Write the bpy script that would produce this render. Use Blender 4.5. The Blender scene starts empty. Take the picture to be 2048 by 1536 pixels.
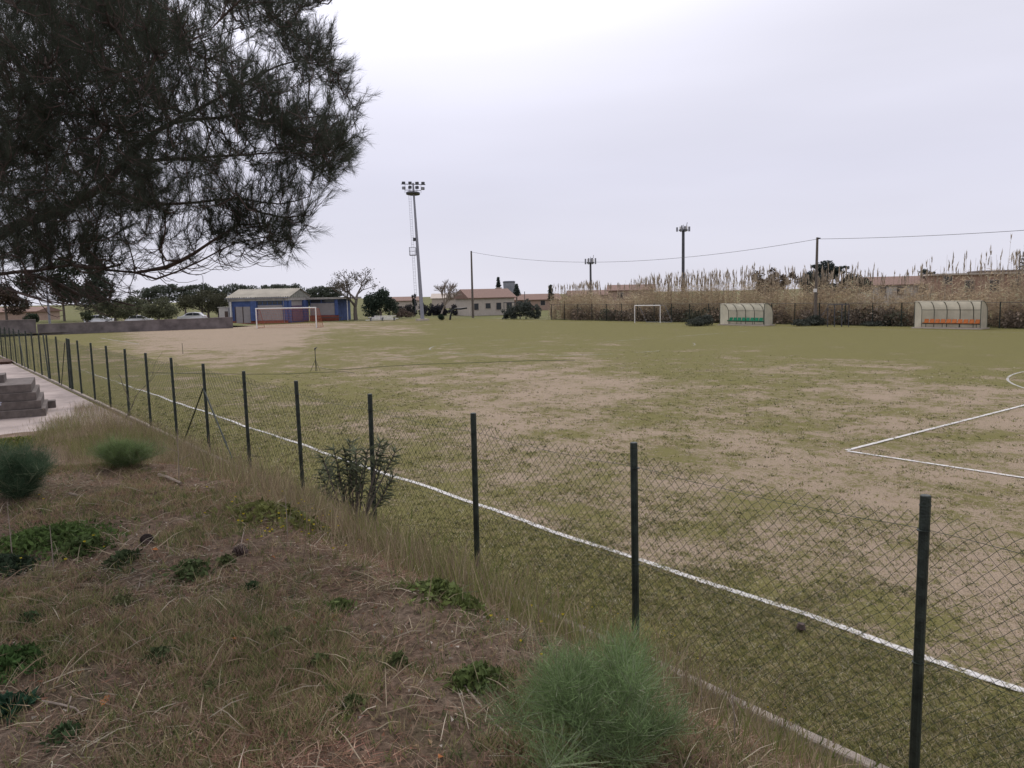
import bpy, bmesh, math, random
import numpy as np
from mathutils import Matrix, Vector
R = math.radians
random.seed(7); rng = np.random.default_rng(11)
scene = bpy.context.scene
col = scene.collection

# ------------------------------------------------------------------ camera
F = 1586.06                                   # focal length in pixels of the 2048 px wide photograph
FW = np.array([-0.78796696, 0.60535868, -0.1124675])
RT = np.array([0.61099152, 0.79135204, -0.02124434])
UP = np.array([-0.07614094, 0.08545653, 0.99342828])
CAM = np.array([0.0, -5.5052, 3.6323])
cd = bpy.data.cameras.new('camera'); cam = bpy.data.objects.new('camera', cd); col.objects.link(cam)
cd.sensor_width = 36.0; cd.lens = 36.0 * F / 2048.0; cd.clip_start = 0.05; cd.clip_end = 6000
M = Matrix(((RT[0], UP[0], -FW[0], CAM[0]), (RT[1], UP[1], -FW[1], CAM[1]), (RT[2], UP[2], -FW[2], CAM[2]), (0, 0, 0, 1)))
cam.matrix_world = M
scene.camera = cam
scene.render.resolution_x = 1024; scene.render.resolution_y = 768

# ------------------------------------------------------------------ light
SUN_EL, SUN_AZ = 54.0, 153.0                  # azimuth counted from +X towards +Y
world = bpy.data.worlds.new('World'); scene.world = world; world.use_nodes = True
nt = world.node_tree; nt.nodes.clear()
def N(tree, t, **kw):
    n = tree.nodes.new(t)
    for k, v in kw.items(): setattr(n, k, v)
    return n
sd = np.array([math.cos(R(SUN_EL)) * math.cos(R(SUN_AZ)), math.cos(R(SUN_EL)) * math.sin(R(SUN_AZ)), math.sin(R(SUN_EL))])
out = N(nt, 'ShaderNodeOutputWorld'); bg = N(nt, 'ShaderNodeBackground'); bg.inputs['Strength'].default_value = 0.1
sky = N(nt, 'ShaderNodeTexSky', sky_type='NISHITA'); sky.sun_disc = False
sky.sun_elevation = R(SUN_EL); sky.sun_rotation = R(90 - SUN_AZ)
geo = N(nt, 'ShaderNodeTexCoord')
dot = N(nt, 'ShaderNodeVectorMath', operation='DOT_PRODUCT'); dot.inputs[1].default_value = tuple(sd)
nrm = N(nt, 'ShaderNodeVectorMath', operation='NORMALIZE')
nt.links.new(geo.outputs['Generated'], nrm.inputs[0]); nt.links.new(nrm.outputs[0], dot.inputs[0])
mp = N(nt, 'ShaderNodeMapping'); mp.inputs['Scale'].default_value = (1.2, 1.2, 7.0)
nt.links.new(nrm.outputs[0], mp.inputs[0])
nz = N(nt, 'ShaderNodeTexNoise'); nz.inputs['Scale'].default_value = 1.3; nz.inputs['Detail'].default_value = 4; nz.inputs['Roughness'].default_value = 0.45
nt.links.new(mp.outputs[0], nz.inputs['Vector'])
sepz = N(nt, 'ShaderNodeSeparateXYZ'); nt.links.new(nrm.outputs[0], sepz.inputs[0])
# overcast deck: lavender grey, a little bluer low down, streaked, whiter round the hidden sun
hr = N(nt, 'ShaderNodeValToRGB'); hr.color_ramp.elements[0].position = 0.0; hr.color_ramp.elements[0].color = (0.70, 0.695, 0.79, 1)
hr.color_ramp.elements[1].position = 0.55; hr.color_ramp.elements[1].color = (0.80, 0.79, 0.86, 1)
e = hr.color_ramp.elements.new(0.14); e.color = (0.675, 0.67, 0.785, 1)
nt.links.new(sepz.outputs['Z'], hr.inputs[0])
st = N(nt, 'ShaderNodeMapRange'); st.inputs['From Min'].default_value = 0.33; st.inputs['From Max'].default_value = 0.67
st.inputs['To Min'].default_value = 0.96; st.inputs['To Max'].default_value = 1.06
nt.links.new(nz.outputs['Fac'], st.inputs['Value'])
gl = N(nt, 'ShaderNodeMapRange', interpolation_type='SMOOTHSTEP'); gl.inputs['From Min'].default_value = 0.66; gl.inputs['From Max'].default_value = 1.0
gl.inputs['To Min'].default_value = 0.0; gl.inputs['To Max'].default_value = 1.15
nt.links.new(dot.outputs['Value'], gl.inputs['Value'])
ad = N(nt, 'ShaderNodeMath', operation='ADD'); nt.links.new(st.outputs[0], ad.inputs[0]); nt.links.new(gl.outputs[0], ad.inputs[1])
m10 = N(nt, 'ShaderNodeMath', operation='MULTIPLY'); m10.inputs[1].default_value = 9.9
nt.links.new(ad.outputs[0], m10.inputs[0])
sc = N(nt, 'ShaderNodeVectorMath', operation='SCALE'); nt.links.new(hr.outputs[0], sc.inputs[0]); nt.links.new(m10.outputs[0], sc.inputs['Scale'])
mx = N(nt, 'ShaderNodeMix', data_type='RGBA'); mx.inputs['Factor'].default_value = 0.96
nt.links.new(sky.outputs[0], mx.inputs[6]); nt.links.new(sc.outputs[0], mx.inputs[7])
nt.links.new(mx.outputs[2], bg.inputs['Color']); nt.links.new(bg.outputs[0], out.inputs['Surface'])

sl = bpy.data.lights.new('sun', 'SUN'); sl.energy = 1.15; sl.angle = R(22); sl.color = (1.0, 0.95, 0.88)
so = bpy.data.objects.new('sun', sl); col.objects.link(so)
so.rotation_euler = Vector(tuple(-sd)).to_track_quat('-Z', 'Y').to_euler(); so.location = (0, 0, 60)
scene.view_settings.view_transform = 'Standard'; scene.view_settings.look = 'None'
scene.view_settings.exposure = 0.12; scene.view_settings.gamma = 1.0; scene.view_settings.use_curve_mapping = False
scene.render.engine = 'CYCLES'

# ------------------------------------------------------------------ helpers: places
def at(px, py, z=0.0):
    d = FW + RT * (px - 1024) / F - UP * (py - 768) / F
    k = (z - CAM[2]) / d[2]
    return CAM + k * d
def atd(px, py, dep):
    return CAM + dep * (FW + RT * (px - 1024) / F - UP * (py - 768) / F)
def colm(px, dep, z=0.0):
    a = (px - 1024) / F
    b = ((CAM[2] - z) / dep + FW[2] + RT[2] * a) / UP[2]
    return CAM + dep * (FW + RT * a - UP * b)
def hz(px, py, dep): return atd(px, py, dep)[2]
def project(P):
    d = np.asarray(P) - CAM; z = d @ FW
    return 1024 + F * (d @ RT) / z, 768 - F * (d @ UP) / z, z

# ------------------------------------------------------------------ helpers: noise
_perm = rng.random((256, 256))
def vnoise(x, y):
    xi = np.floor(x).astype(int); yi = np.floor(y).astype(int); fx = x - xi; fy = y - yi
    fx = fx * fx * (3 - 2 * fx); fy = fy * fy * (3 - 2 * fy)
    a = _perm[xi & 255, yi & 255]; b = _perm[(xi + 1) & 255, yi & 255]; c = _perm[xi & 255, (yi + 1) & 255]; d = _perm[(xi + 1) & 255, (yi + 1) & 255]
    return (a * (1 - fx) + b * fx) * (1 - fy) + (c * (1 - fx) + d * fx) * fy
def fbm(x, y, o=4):
    s = 0; a = .5; t = 0
    for i in range(o):
        s = s + a * vnoise(x * 2 ** i + 17 * i, y * 2 ** i + 31 * i); t += a; a *= .5
    return s / t

# ------------------------------------------------------------------ helpers: materials
def mat(name, c, rough=0.8, var=0.25, scale=8.0, bump=0.0, bscale=40.0, metal=0.0, tint=False, spec=0.3, trans=0.0, c2=None, alpha=None, bdist=0.02):
    m = bpy.data.materials.new(name); m.use_nodes = True; t = m.node_tree; p = t.nodes['Principled BSDF']
    p.inputs['Roughness'].default_value = rough; p.inputs['Metallic'].default_value = metal
    p.inputs['Specular IOR Level'].default_value = spec
    tc = N(t, 'ShaderNodeTexCoord')
    n1 = N(t, 'ShaderNodeTexNoise'); n1.inputs['Scale'].default_value = scale; n1.inputs['Detail'].default_value = 5
    n1.inputs['Roughness'].default_value = 0.6
    t.links.new(tc.outputs['Object'], n1.inputs['Vector'])
    cr = N(t, 'ShaderNodeValToRGB')
    lo = tuple(x * (1 - var) for x in c); hi = tuple(min(1, x * (1 + var)) for x in (c2 or c))
    cr.color_ramp.elements[0].position = 0.32; cr.color_ramp.elements[0].color = (*lo, 1)
    cr.color_ramp.elements[1].position = 0.68; cr.color_ramp.elements[1].color = (*hi, 1)
    t.links.new(n1.outputs['Fac'], cr.inputs[0]); src = cr.outputs[0]
    if tint:
        at_ = N(t, 'ShaderNodeAttribute'); at_.attribute_name = 'tint'
        mu = N(t, 'ShaderNodeMix', data_type='RGBA', blend_type='MULTIPLY'); mu.inputs['Factor'].default_value = 1.0
        t.links.new(src, mu.inputs[6]); t.links.new(at_.outputs['Color'], mu.inputs[7]); src = mu.outputs[2]
    t.links.new(src, p.inputs['Base Color'])
    if bump:
        n2 = N(t, 'ShaderNodeTexNoise'); n2.inputs['Scale'].default_value = bscale; n2.inputs['Detail'].default_value = 6
        t.links.new(tc.outputs['Object'], n2.inputs['Vector'])
        b = N(t, 'ShaderNodeBump'); b.inputs['Strength'].default_value = bump; b.inputs['Distance'].default_value = bdist
        t.links.new(n2.outputs['Fac'], b.inputs['Height']); t.links.new(b.outputs[0], p.inputs['Normal'])
    if trans:
        o = t.nodes['Material Output']; tr = N(t, 'ShaderNodeBsdfTranslucent'); ms = N(t, 'ShaderNodeMixShader'); ms.inputs[0].default_value = trans
        t.links.new(src, tr.inputs[0]); t.links.new(p.outputs[0], ms.inputs[1]); t.links.new(tr.outputs[0], ms.inputs[2]); t.links.new(ms.outputs[0], o.inputs['Surface'])
    return m

# ------------------------------------------------------------------ helpers: meshes and objects
def npmesh(name, V, Fc, tint=None):
    V = np.asarray(V, dtype=np.float32).reshape(-1, 3); Fc = np.asarray(Fc, dtype=np.int32)
    k = Fc.shape[1]; me = bpy.data.meshes.new(name)
    me.vertices.add(len(V)); me.vertices.foreach_set('co', V.ravel())
    me.loops.add(Fc.size); me.loops.foreach_set('vertex_index', Fc.ravel())
    me.polygons.add(len(Fc)); me.polygons.foreach_set('loop_start', np.arange(0, Fc.size, k, dtype=np.int32))
    me.polygons.foreach_set('loop_total', np.full(len(Fc), k, dtype=np.int32))
    if tint is not None:
        a = me.color_attributes.new('tint', 'FLOAT_COLOR', 'POINT')
        t = np.ones((len(V), 4), dtype=np.float32); t[:, :3] = tint; a.data.foreach_set('color', t.ravel())
    me.update(calc_edges=True); me.validate()
    return me
def tag(o, label=None, cat=None, group=None, kind=None):
    if label: o['label'] = label
    if cat: o['category'] = cat
    if group: o['group'] = group
    if kind: o['kind'] = kind
    return o
def link(name, me, m=None, parent=None, loc=None, rot=None, smooth=False):
    o = bpy.data.objects.new(name, me); col.objects.link(o)
    if m is not None and not me.materials: me.materials.append(m)
    if parent: o.parent = parent
    if loc is not None: o.location = tuple(loc)
    if rot is not None: o.rotation_euler = rot
    if smooth: me.polygons.foreach_set('use_smooth', [True] * len(me.polygons))
    return o
def empty(name, label, cat, loc, rz=0.0, group=None):
    o = bpy.data.objects.new(name, None); col.objects.link(o); o.location = tuple(loc); o.rotation_euler = (0, 0, rz); o.empty_display_size = .2
    return tag(o, label, cat, group)
def copy_tree(o, parent=None):
    c = o.copy(); col.objects.link(c); c.parent = parent
    for ch in [x for x in col.objects if x.parent == o]: copy_tree(ch, c)
    return c

class MB:
    """collects boxes, tubes, strips and quads of one object"""
    def __init__(s): s.v = []; s.f = []
    def box(s, c, d, rz=0.0, ax=None):
        x, y, z = [k / 2 for k in d]; b = len(s.v)
        co, si = math.cos(rz), math.sin(rz)
        for i in (-1, 1):
            for j in (-1, 1):
                for k in (-1, 1):
                    p = np.array((i * x, j * y, k * z))
                    if ax is not None: p = ax @ p
                    s.v.append((c[0] + p[0] * co - p[1] * si, c[1] + p[0] * si + p[1] * co, c[2] + p[2]))
        for f in ((0, 1, 3, 2), (4, 6, 7, 5), (0, 4, 5, 1), (2, 3, 7, 6), (0, 2, 6, 4), (1, 5, 7, 3)): s.f.append(tuple(b + q for q in f))
        return s
    def tube(s, pts, r, n=6, cap=True):
        pts = [np.array(p, float) for p in pts]
        if not hasattr(r, '__len__'): r = [r] * len(pts)
        prev = None; b0 = len(s.v)
        for i, p in enumerate(pts):
            t = pts[min(i + 1, len(pts) - 1)] - pts[max(i - 1, 0)]; t = t / (np.linalg.norm(t) + 1e-9)
            if prev is None:
                a = np.cross(t, (0, 0, 1.0) if abs(t[2]) < .9 else (1.0, 0, 0))
            else: a = prev - t * (prev @ t)
            a = a / (np.linalg.norm(a) + 1e-9); prev = a; b = np.cross(t, a)
            for k in range(n):
                q = 2 * math.pi * k / n; w = p + r[i] * (a * math.cos(q) + b * math.sin(q)); s.v.append(tuple(w))
        for i in range(len(pts) - 1):
            for k in range(n):
                s.f.append((b0 + i * n + k, b0 + i * n + (k + 1) % n, b0 + (i + 1) * n + (k + 1) % n, b0 + (i + 1) * n + k))
        if cap:
            s.f.append(tuple(b0 + k for k in range(n))[::-1]); s.f.append(tuple(b0 + (len(pts) - 1) * n + k for k in range(n)))
        return s
    def quad(s, a, b, c, d):
        i = len(s.v); s.v += [tuple(a), tuple(b), tuple(c), tuple(d)]; s.f.append((i, i + 1, i + 2, i + 3)); return s
    def poly(s, pts):
        i = len(s.v); s.v += [tuple(p) for p in pts]; s.f.append(tuple(range(i, i + len(pts)))); return s
    def prism(s, prof, axis, l0, l1):
        """profile of 2-D points extruded along an axis name"""
        n = len(prof); b = len(s.v)
        for l in (l0, l1):
            for p, q in prof: s.v.append({'x': (l, p, q), 'y': (p, l, q), 'z': (p, q, l)}[axis])
        for k in range(n): s.f.append((b + k, b + (k + 1) % n, b + n + (k + 1) % n, b + n + k))
        s.f.append(tuple(b + k for k in range(n))[::-1]); s.f.append(tuple(b + n + k for k in range(n)))
        return s
    def build(s, name, m, parent=None, smooth=False, bevel=0.0, **kw):
        me = bpy.data.meshes.new(name); me.from_pydata([tuple(map(float, v)) for v in s.v], [], s.f)
        bm = bmesh.new(); bm.from_mesh(me)
        if bevel: bmesh.ops.bevel(bm, geom=list(bm.edges), offset=bevel, segments=1, affect='EDGES')
        bmesh.ops.recalc_face_normals(bm, faces=bm.faces); bm.to_mesh(me); bm.free()
        return link(name, me, m, parent, smooth=smooth, **kw)

# batches of triangular blades: base point, tip vector, width
def blades(base, vec, w, side=None, bend=0.0):
    n = len(base); base = np.asarray(base); vec = np.asarray(vec)
    if side is None:
        a = rng.normal(size=(n, 3)); side = np.cross(vec, a); side /= (np.linalg.norm(side, axis=1, keepdims=True) + 1e-9)
    w = np.asarray(w).reshape(-1, 1) * np.ones((n, 1))
    if not bend:
        V = np.stack([base - side * w / 2, base + side * w / 2, base + vec], 1).reshape(-1, 3)
        return V, np.arange(3 * n).reshape(-1, 3), 3
    mid = base + vec * .55 + np.array([0, 0, 1.0]) * (np.linalg.norm(vec, axis=1, keepdims=True) * bend)
    V = np.stack([base - side * w / 2, base + side * w / 2, mid - side * w * .4, mid + side * w * .4, base + vec], 1).reshape(-1, 3)
    k = np.arange(n)[:, None] * 5
    Fc = np.concatenate([k + np.array([[0, 1, 3]]), k + np.array([[0, 3, 2]]), k + np.array([[2, 3, 4]])], 0)
    return V, Fc, 5
class Acc:
    """joins batches of triangles with their tints"""
    def __init__(s, g=1.0): s.V = []; s.F = []; s.T = []; s.n = 0; s.g = g
    def add(s, V, Fc, tint, k):
        s.V.append(V); s.F.append(Fc + s.n); s.n += len(V)
        tint = np.asarray(tint, float)
        s.T.append(np.repeat(tint, k, axis=0) if tint.ndim == 2 else np.tile(tint, (len(V), 1)))
    def mesh(s, name): return npmesh(name, np.concatenate(s.V), np.concatenate(s.F), np.minimum(np.concatenate(s.T) * s.g, .75))

def tubes_np(P0, P1, r0, r1, n=3):
    """many straight tapered tubes at once"""
    P0 = np.asarray(P0); P1 = np.asarray(P1); t = P1 - P0; t = t / (np.linalg.norm(t, axis=1, keepdims=True) + 1e-9)
    ref = np.where(np.abs(t[:, 2:3]) < .9, np.array([[0, 0, 1.0]]), np.array([[1.0, 0, 0]]))
    a = np.cross(t, ref); a /= np.linalg.norm(a, axis=1, keepdims=True) + 1e-9; b = np.cross(t, a)
    vs = []
    for P, r in ((P0, r0), (P1, r1)):
        for k in range(n):
            q = 2 * math.pi * k / n; vs.append(P + np.asarray(r).reshape(-1, 1) * (a * math.cos(q) + b * math.sin(q)))
    V = np.stack(vs, 1).reshape(-1, 3); m = len(P0); o = np.arange(m)[:, None] * 2 * n; Fs = []
    for k in range(n):
        k2 = (k + 1) % n; Fs.append(o + np.array([[k, k2, n + k2]])); Fs.append(o + np.array([[k, n + k2, n + k]]))
    return V, np.concatenate(Fs, 0)

# ------------------------------------------------------------------ materials
m_dark = mat('dark green painted steel', (0.010, 0.019, 0.014), .45, .3, 30, spec=.4)
m_post = mat('chipped dark green post paint', (0.012, 0.021, 0.016), .5, .55, 9, spec=.4, c2=(.022, .030, .024), bump=.4, bscale=60)
m_wire = mat('dark green plastic coated wire', (0.018, 0.030, 0.022), .5, .3, 20)
m_conc = mat('weathered concrete', (0.27, 0.225, 0.20), .9, .22, 3, .5, 60)
m_block = mat('grey concrete steps', (0.125, 0.105, 0.095), .9, .3, 4, .6, 50)
m_kerb = mat('pale concrete kerb', (0.30, 0.255, 0.215), .9, .3, 6, .8, 40)
m_white = mat('white paint', (0.72, 0.70, 0.68), .5, .08, 5)
m_greysteel = mat('galvanised steel', (0.24, 0.24, 0.27), .45, .15, 6, metal=.3)
m_darksteel = mat('dark grey steel', (0.075, 0.075, 0.085), .5, .2, 6, metal=.2)
m_bark = mat('dark pine bark', (0.105, 0.075, 0.066), .95, .4, 14, .9, 30)
m_barkl = mat('grey bark', (0.13, 0.11, 0.095), .95, .3, 10, .5, 30)
m_needle = mat('pine needles', (0.085, 0.098, 0.072), .7, .3, 2, tint=True, trans=.4, spec=.2)
m_leaf = mat('leaves', (1, 1, 1), .75, .25, .5, tint=True, trans=.2, spec=.15)
m_blade = mat('grass blades', (1, 1, 1), .8, .2, 1.5, tint=True, trans=.25, spec=.12)

# ------------------------------------------------------------------ ground sheets
def ground_mat(name, dirt, dirt2, grass, grass2, mode='attr', lo=.0, scale=1.0, bump=.5):
    m = bpy.data.materials.new(name); m.use_nodes = True; t = m.node_tree; p = t.nodes['Principled BSDF']
    p.inputs['Roughness'].default_value = .95; p.inputs['Specular IOR Level'].default_value = .08
    g = N(t, 'ShaderNodeNewGeometry')
    def noise(sc, det=6, rough=.6, vec=None):
        n = N(t, 'ShaderNodeTexNoise'); n.inputs['Scale'].default_value = sc; n.inputs['Detail'].default_value = det; n.inputs['Roughness'].default_value = rough
        t.links.new(vec or g.outputs['Position'], n.inputs['Vector']); return n.outputs['Fac']
    def math_(op, a, b=None, clamp=False):
        n = N(t, 'ShaderNodeMath', operation=op, use_clamp=clamp)
        for i, x in enumerate((a, b)):
            if x is None: continue
            if isinstance(x, (int, float)): n.inputs[i].default_value = x
            else: t.links.new(x, n.inputs[i])
        return n.outputs[0]
    def mixc(f, a, b):
        n = N(t, 'ShaderNodeMix', data_type='RGBA')
        if isinstance(f, (int, float)): n.inputs[0].default_value = f
        else: t.links.new(f, n.inputs[0])
        for i, x in ((6, a), (7, b)):
            if isinstance(x, tuple): n.inputs[i].default_value = (*x, 1)
            else: t.links.new(x, n.inputs[i])
        return n.outputs[2]
    if mode == 'attr':
        a = N(t, 'ShaderNodeAttribute'); a.attribute_name = 'cover'; cov = a.outputs['Fac']
    else: cov = math_('ADD', lo, 0.0)
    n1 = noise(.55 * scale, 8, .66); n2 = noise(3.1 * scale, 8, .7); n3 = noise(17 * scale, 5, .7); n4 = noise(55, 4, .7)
    s = math_('ADD', math_('MULTIPLY', math_('SUBTRACT', n1, .5), 1.9), math_('MULTIPLY', math_('SUBTRACT', n2, .5), 1.3))
    s = math_('ADD', s, math_('MULTIPLY', math_('SUBTRACT', n3, .5), 1.5))
    s = math_('ADD', s, cov)
    fac = N(t, 'ShaderNodeMapRange', interpolation_type='SMOOTHSTEP'); fac.inputs['From Min'].default_value = .28; fac.inputs['From Max'].default_value = .66
    t.links.new(s, fac.inputs['Value']); fac = fac.outputs[0]
    cd_ = mixc(n2, dirt, dirt2); cg = mixc(math_('ADD', math_('MULTIPLY', n3, .7), math_('MULTIPLY', n1, .4), True), grass, grass2)
    c = mixc(fac, cd_, cg)
    sp = N(t, 'ShaderNodeMapRange'); sp.inputs['From Min'].default_value = .38; sp.inputs['From Max'].default_value = .58; sp.inputs['To Min'].default_value = .50; sp.inputs['To Max'].default_value = 1.22  # dark flecks painted into the colour for clump shade, along with vegetation tone variation
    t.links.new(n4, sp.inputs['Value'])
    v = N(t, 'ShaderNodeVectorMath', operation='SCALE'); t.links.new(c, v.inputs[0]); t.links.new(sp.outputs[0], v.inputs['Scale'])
    t.links.new(v.outputs[0], p.inputs['Base Color'])
    b = N(t, 'ShaderNodeBump'); b.inputs['Strength'].default_value = bump; b.inputs['Distance'].default_value = .05
    hh = math_('ADD', math_('MULTIPLY', n3, .8), math_('MULTIPLY', n4, .5)); hh = math_('ADD', hh, math_('MULTIPLY', fac, .35))
    t.links.new(hh, b.inputs['Height']); t.links.new(b.outputs[0], p.inputs['Normal'])
    return m
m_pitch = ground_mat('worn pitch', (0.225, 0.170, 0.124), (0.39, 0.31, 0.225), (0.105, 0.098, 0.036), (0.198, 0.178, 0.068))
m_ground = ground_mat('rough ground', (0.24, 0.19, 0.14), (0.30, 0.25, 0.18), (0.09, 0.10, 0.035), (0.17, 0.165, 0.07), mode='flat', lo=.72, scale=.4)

# how much grass covers the pitch: patches read off the photograph as image points on the ground
KN = [(150,690,.75),(230,672,.8),(330,672,.05),(450,668,-.15),(560,663,-.15),(700,656,.45),(800,663,.45),(900,650,.9),(300,690,.05),(400,690,-.15),(480,700,-.05),(560,690,.0),
 (380,715,.35),(250,720,.6),(180,735,.7),(330,735,.55),(450,725,.4),(560,735,.4),(640,700,.75),(620,722,.6),(700,690,.85),(800,690,.85),(900,690,.85),(700,725,.55),(800,735,.45),(900,720,.75),
 (1000,700,.85),(1000,660,.95),(1200,660,1.0),(1500,670,1.0),(1800,680,.98),(2040,690,.95),(1100,700,.85),(1300,700,.9),(1600,710,.9),(1900,720,.85),(2040,735,.7),
 (760,755,.5),(850,760,.4),(700,770,.5),(1000,740,.45),(1100,745,.35),(1200,735,.6),(1350,730,.75),(1500,740,.7),(1700,745,.7),(1900,750,.6),
 (1000,775,.25),(1100,770,.2),(1180,755,.25),(1300,770,.35),(1450,775,.42),(1600,780,.35),(1750,790,.4),(1950,790,.35),
 (920,800,.2),(1000,820,.22),(1080,810,.6),(1130,825,.5),(900,775,.3),(1200,840,.2),(1300,830,.45),(1400,850,.3),(1550,830,.45),(1600,860,.3),(1750,850,.3),(1900,880,.35),(2040,850,.2),(2040,900,.2),
 (1950,930,.35),(1400,900,.35),(1500,930,.45),(1300,880,.45),(1650,920,.25),(1850,960,.4),(2040,980,.35),(1900,1000,.25),(1500,990,.3),(1700,1010,.45),
 (820,820,.4),(700,800,.55),(620,800,.6),(560,790,.6),(480,770,.6),(400,760,.6),(350,790,.6),(450,810,.6),(550,840,.5),(650,860,.45),(760,860,.4),(850,880,.35),(1000,880,.4),(1100,900,.35),(1000,950,.4),(850,930,.35),
 (1150,980,.4),(1350,1000,.4),(1300,1060,.3),(1450,1090,.28),(1600,1090,.3),(1800,1130,.25),(2000,1100,.35),(2000,1200,.22),(1700,1180,.25),(1900,1260,.22),(1100,1050,.4),(1200,1090,.3),(2040,1320,.3),
 (560,880,.85),(450,860,.8),(350,830,.75),(250,790,.7),(150,750,.65),(700,960,.85),(850,1010,.8),(900,1060,.7),(1000,1080,.75),(1150,1130,.8),(1300,1200,.65),(1450,1260,.62),(1600,1290,.7),(1750,1350,.62),(1900,1400,.62),(1650,1440,.5),(1450,1330,.5),(1950,1500,.6),(1800,1480,.55),(1150,1200,.5),(2100,1480,.6)]
KN = np.array(KN)
def cover(X, Y):
    px, py, z = project(np.stack([X, Y, 0 * X], -1)); ok = z > 1.0
    px = np.where(ok, px, 1500); py = np.where(ok, py, 1300)
    K = np.stack([KN[:, 0] / (60 + .25 * np.maximum(KN[:, 1] - 640, 0)), 0 * KN[:, 0]], 1)
    num = 0; den = 1e-9
    for kx, ky, kv in KN:
        sy = 9 + .20 * max(ky - 650, 0); sx = 50 + .12 * max(ky - 650, 0)
        w = np.exp(-.5 * (np.minimum(((px - kx) / sx) ** 2 + ((py - ky) / sy) ** 2, 60))) + 1e-7 / (1 + ((px - kx) / 200) ** 2 + ((py - ky) / 60) ** 2)
        num = num + w * kv; den = den + w
    c = num / den; return np.clip(c + .02 + .08 * (1 - c) * ((py < 960) & (py > 700)) + .22 * ((Y < 2.1) & (X > -40)) + .55 * (fbm(X * .23 + 5, Y * .23, 3) - .5), 0, 1)
def sheet(name, x0, x1, y0, y1, nx, ny, zf, m, cov=None):
    gx = np.linspace(x0, x1, nx) if not isinstance(x0, np.ndarray) else x0
    gy = np.linspace(y0, y1, ny) if not isinstance(y0, np.ndarray) else y0
    nx, ny = len(gx), len(gy)
    X, Y = np.meshgrid(gx, gy, indexing='ij'); Z = zf(X, Y)
    V = np.stack([X, Y, Z], -1).reshape(-1, 3); i = np.arange(nx - 1)[:, None] * ny + np.arange(ny - 1)[None]; i = i.ravel()
    me = npmesh(name, V, np.stack([i, i + ny, i + ny + 1, i + 1], 1))
    if cov is not None:
        a = me.attributes.new('cover', 'FLOAT', 'POINT'); a.data.foreach_set('value', cov(X, Y).astype(np.float32).ravel())
    o = link(name, me, m, smooth=True); tag(o, kind='structure'); return o
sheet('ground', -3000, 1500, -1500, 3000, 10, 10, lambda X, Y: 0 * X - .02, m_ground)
gxs = np.concatenate([np.linspace(-112, -40, 160), np.linspace(-39.6, -14, 100), np.linspace(-13.8, 8, 130)])
gys = np.concatenate([np.linspace(-.2, 14, 90), np.linspace(14.3, 65.5, 120)])
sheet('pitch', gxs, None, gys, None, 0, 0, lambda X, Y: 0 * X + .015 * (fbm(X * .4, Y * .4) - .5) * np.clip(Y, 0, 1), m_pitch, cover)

# ------------------------------------------------------------------ the bank the photograph was taken from
def bank_z(X, Y):
    X = np.asarray(X, float); Y = np.asarray(Y, float)
    h = 1.86 - .06 * np.clip(X + 6, -8, 8) * 0
    s = np.clip((-.18 - Y) / 3.1, 0, 1); s = s * s * (3 - 2 * s) * .65 + s * .35
    edge = -12.2 - .9 * (fbm(X * 0 + 3, Y * .5) - .5) + np.clip(Y + 3, -9, 3) * .55     # the far edge of the bank towards the path
    e = np.clip((X - edge) / 3.4, 0, 1); e = e * e * (3 - 2 * e)
    n = .22 * (fbm(X * .7, Y * .7) - .5) + .07 * (fbm(X * 3 + 9, Y * 3) - .5) + .03 * (fbm(X * 11, Y * 11 + 5, 2) - .5)
    return -.03 + (h + n) * s * e + .02 * e + np.clip((X + 27) / 3, 0, 1) * (1 - e) * (.07 + .25 * fbm(X * .6, Y * .6)) * np.clip((-.1 - Y) / .8, 0, 1)
m_soil = bpy.data.materials.new('needle covered soil'); 
def soil_mat():
    m = m_soil; m.use_nodes = True; t = m.node_tree; p = t.nodes['Principled BSDF']; p.inputs['Roughness'].default_value = 1; p.inputs['Specular IOR Level'].default_value = .05
    g = N(t, 'ShaderNodeNewGeometry')
    def nz_(s, d=6):
        n = N(t, 'ShaderNodeTexNoise'); n.inputs['Scale'].default_value = s; n.inputs['Detail'].default_value = d; n.inputs['Roughness'].default_value = .7; t.links.new(g.outputs['Position'], n.inputs['Vector']); return n.outputs['Fac']
    a = nz_(1.1); b = nz_(30); 
    r = N(t, 'ShaderNodeValToRGB'); E = r.color_ramp.elements
    E[0].position = .3; E[0].color = (.125, .108, .068, 1); E[1].position = .72; E[1].color = (.30, .205, .155, 1)
    k = E.new(.47); k.color = (.185, .130, .095, 1); k = E.new(.60); k.color = (.23, .175, .13, 1)
    t.links.new(a, r.inputs[0])
    r2 = N(t, 'ShaderNodeMapRange'); r2.inputs['From Min'].default_value = .35; r2.inputs['From Max'].default_value = .65; r2.inputs['To Min'].default_value = .45; r2.inputs['To Max'].default_value = 1.35
    t.links.new(b, r2.inputs['Value']); v = N(t, 'ShaderNodeVectorMath', operation='SCALE'); t.links.new(r.outputs[0], v.inputs[0]); t.links.new(r2.outputs[0], v.inputs['Scale']); t.links.new(v.outputs[0], p.inputs['Base Color'])
    bu = N(t, 'ShaderNodeBump'); bu.inputs['Strength'].default_value = .9; bu.inputs['Distance'].default_value = .05; t.links.new(b, bu.inputs['Height']); t.links.new(bu.outputs[0], p.inputs['Normal'])
soil_mat()
sheet('earth_bank', np.concatenate([np.linspace(-27, -9, 140), np.linspace(-8.94, 3.5, 210)]), None, np.concatenate([np.linspace(-16, -6.1, 50), np.linspace(-6, -.12, 130)]), None, 0, 0, bank_z, m_soil)

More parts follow.
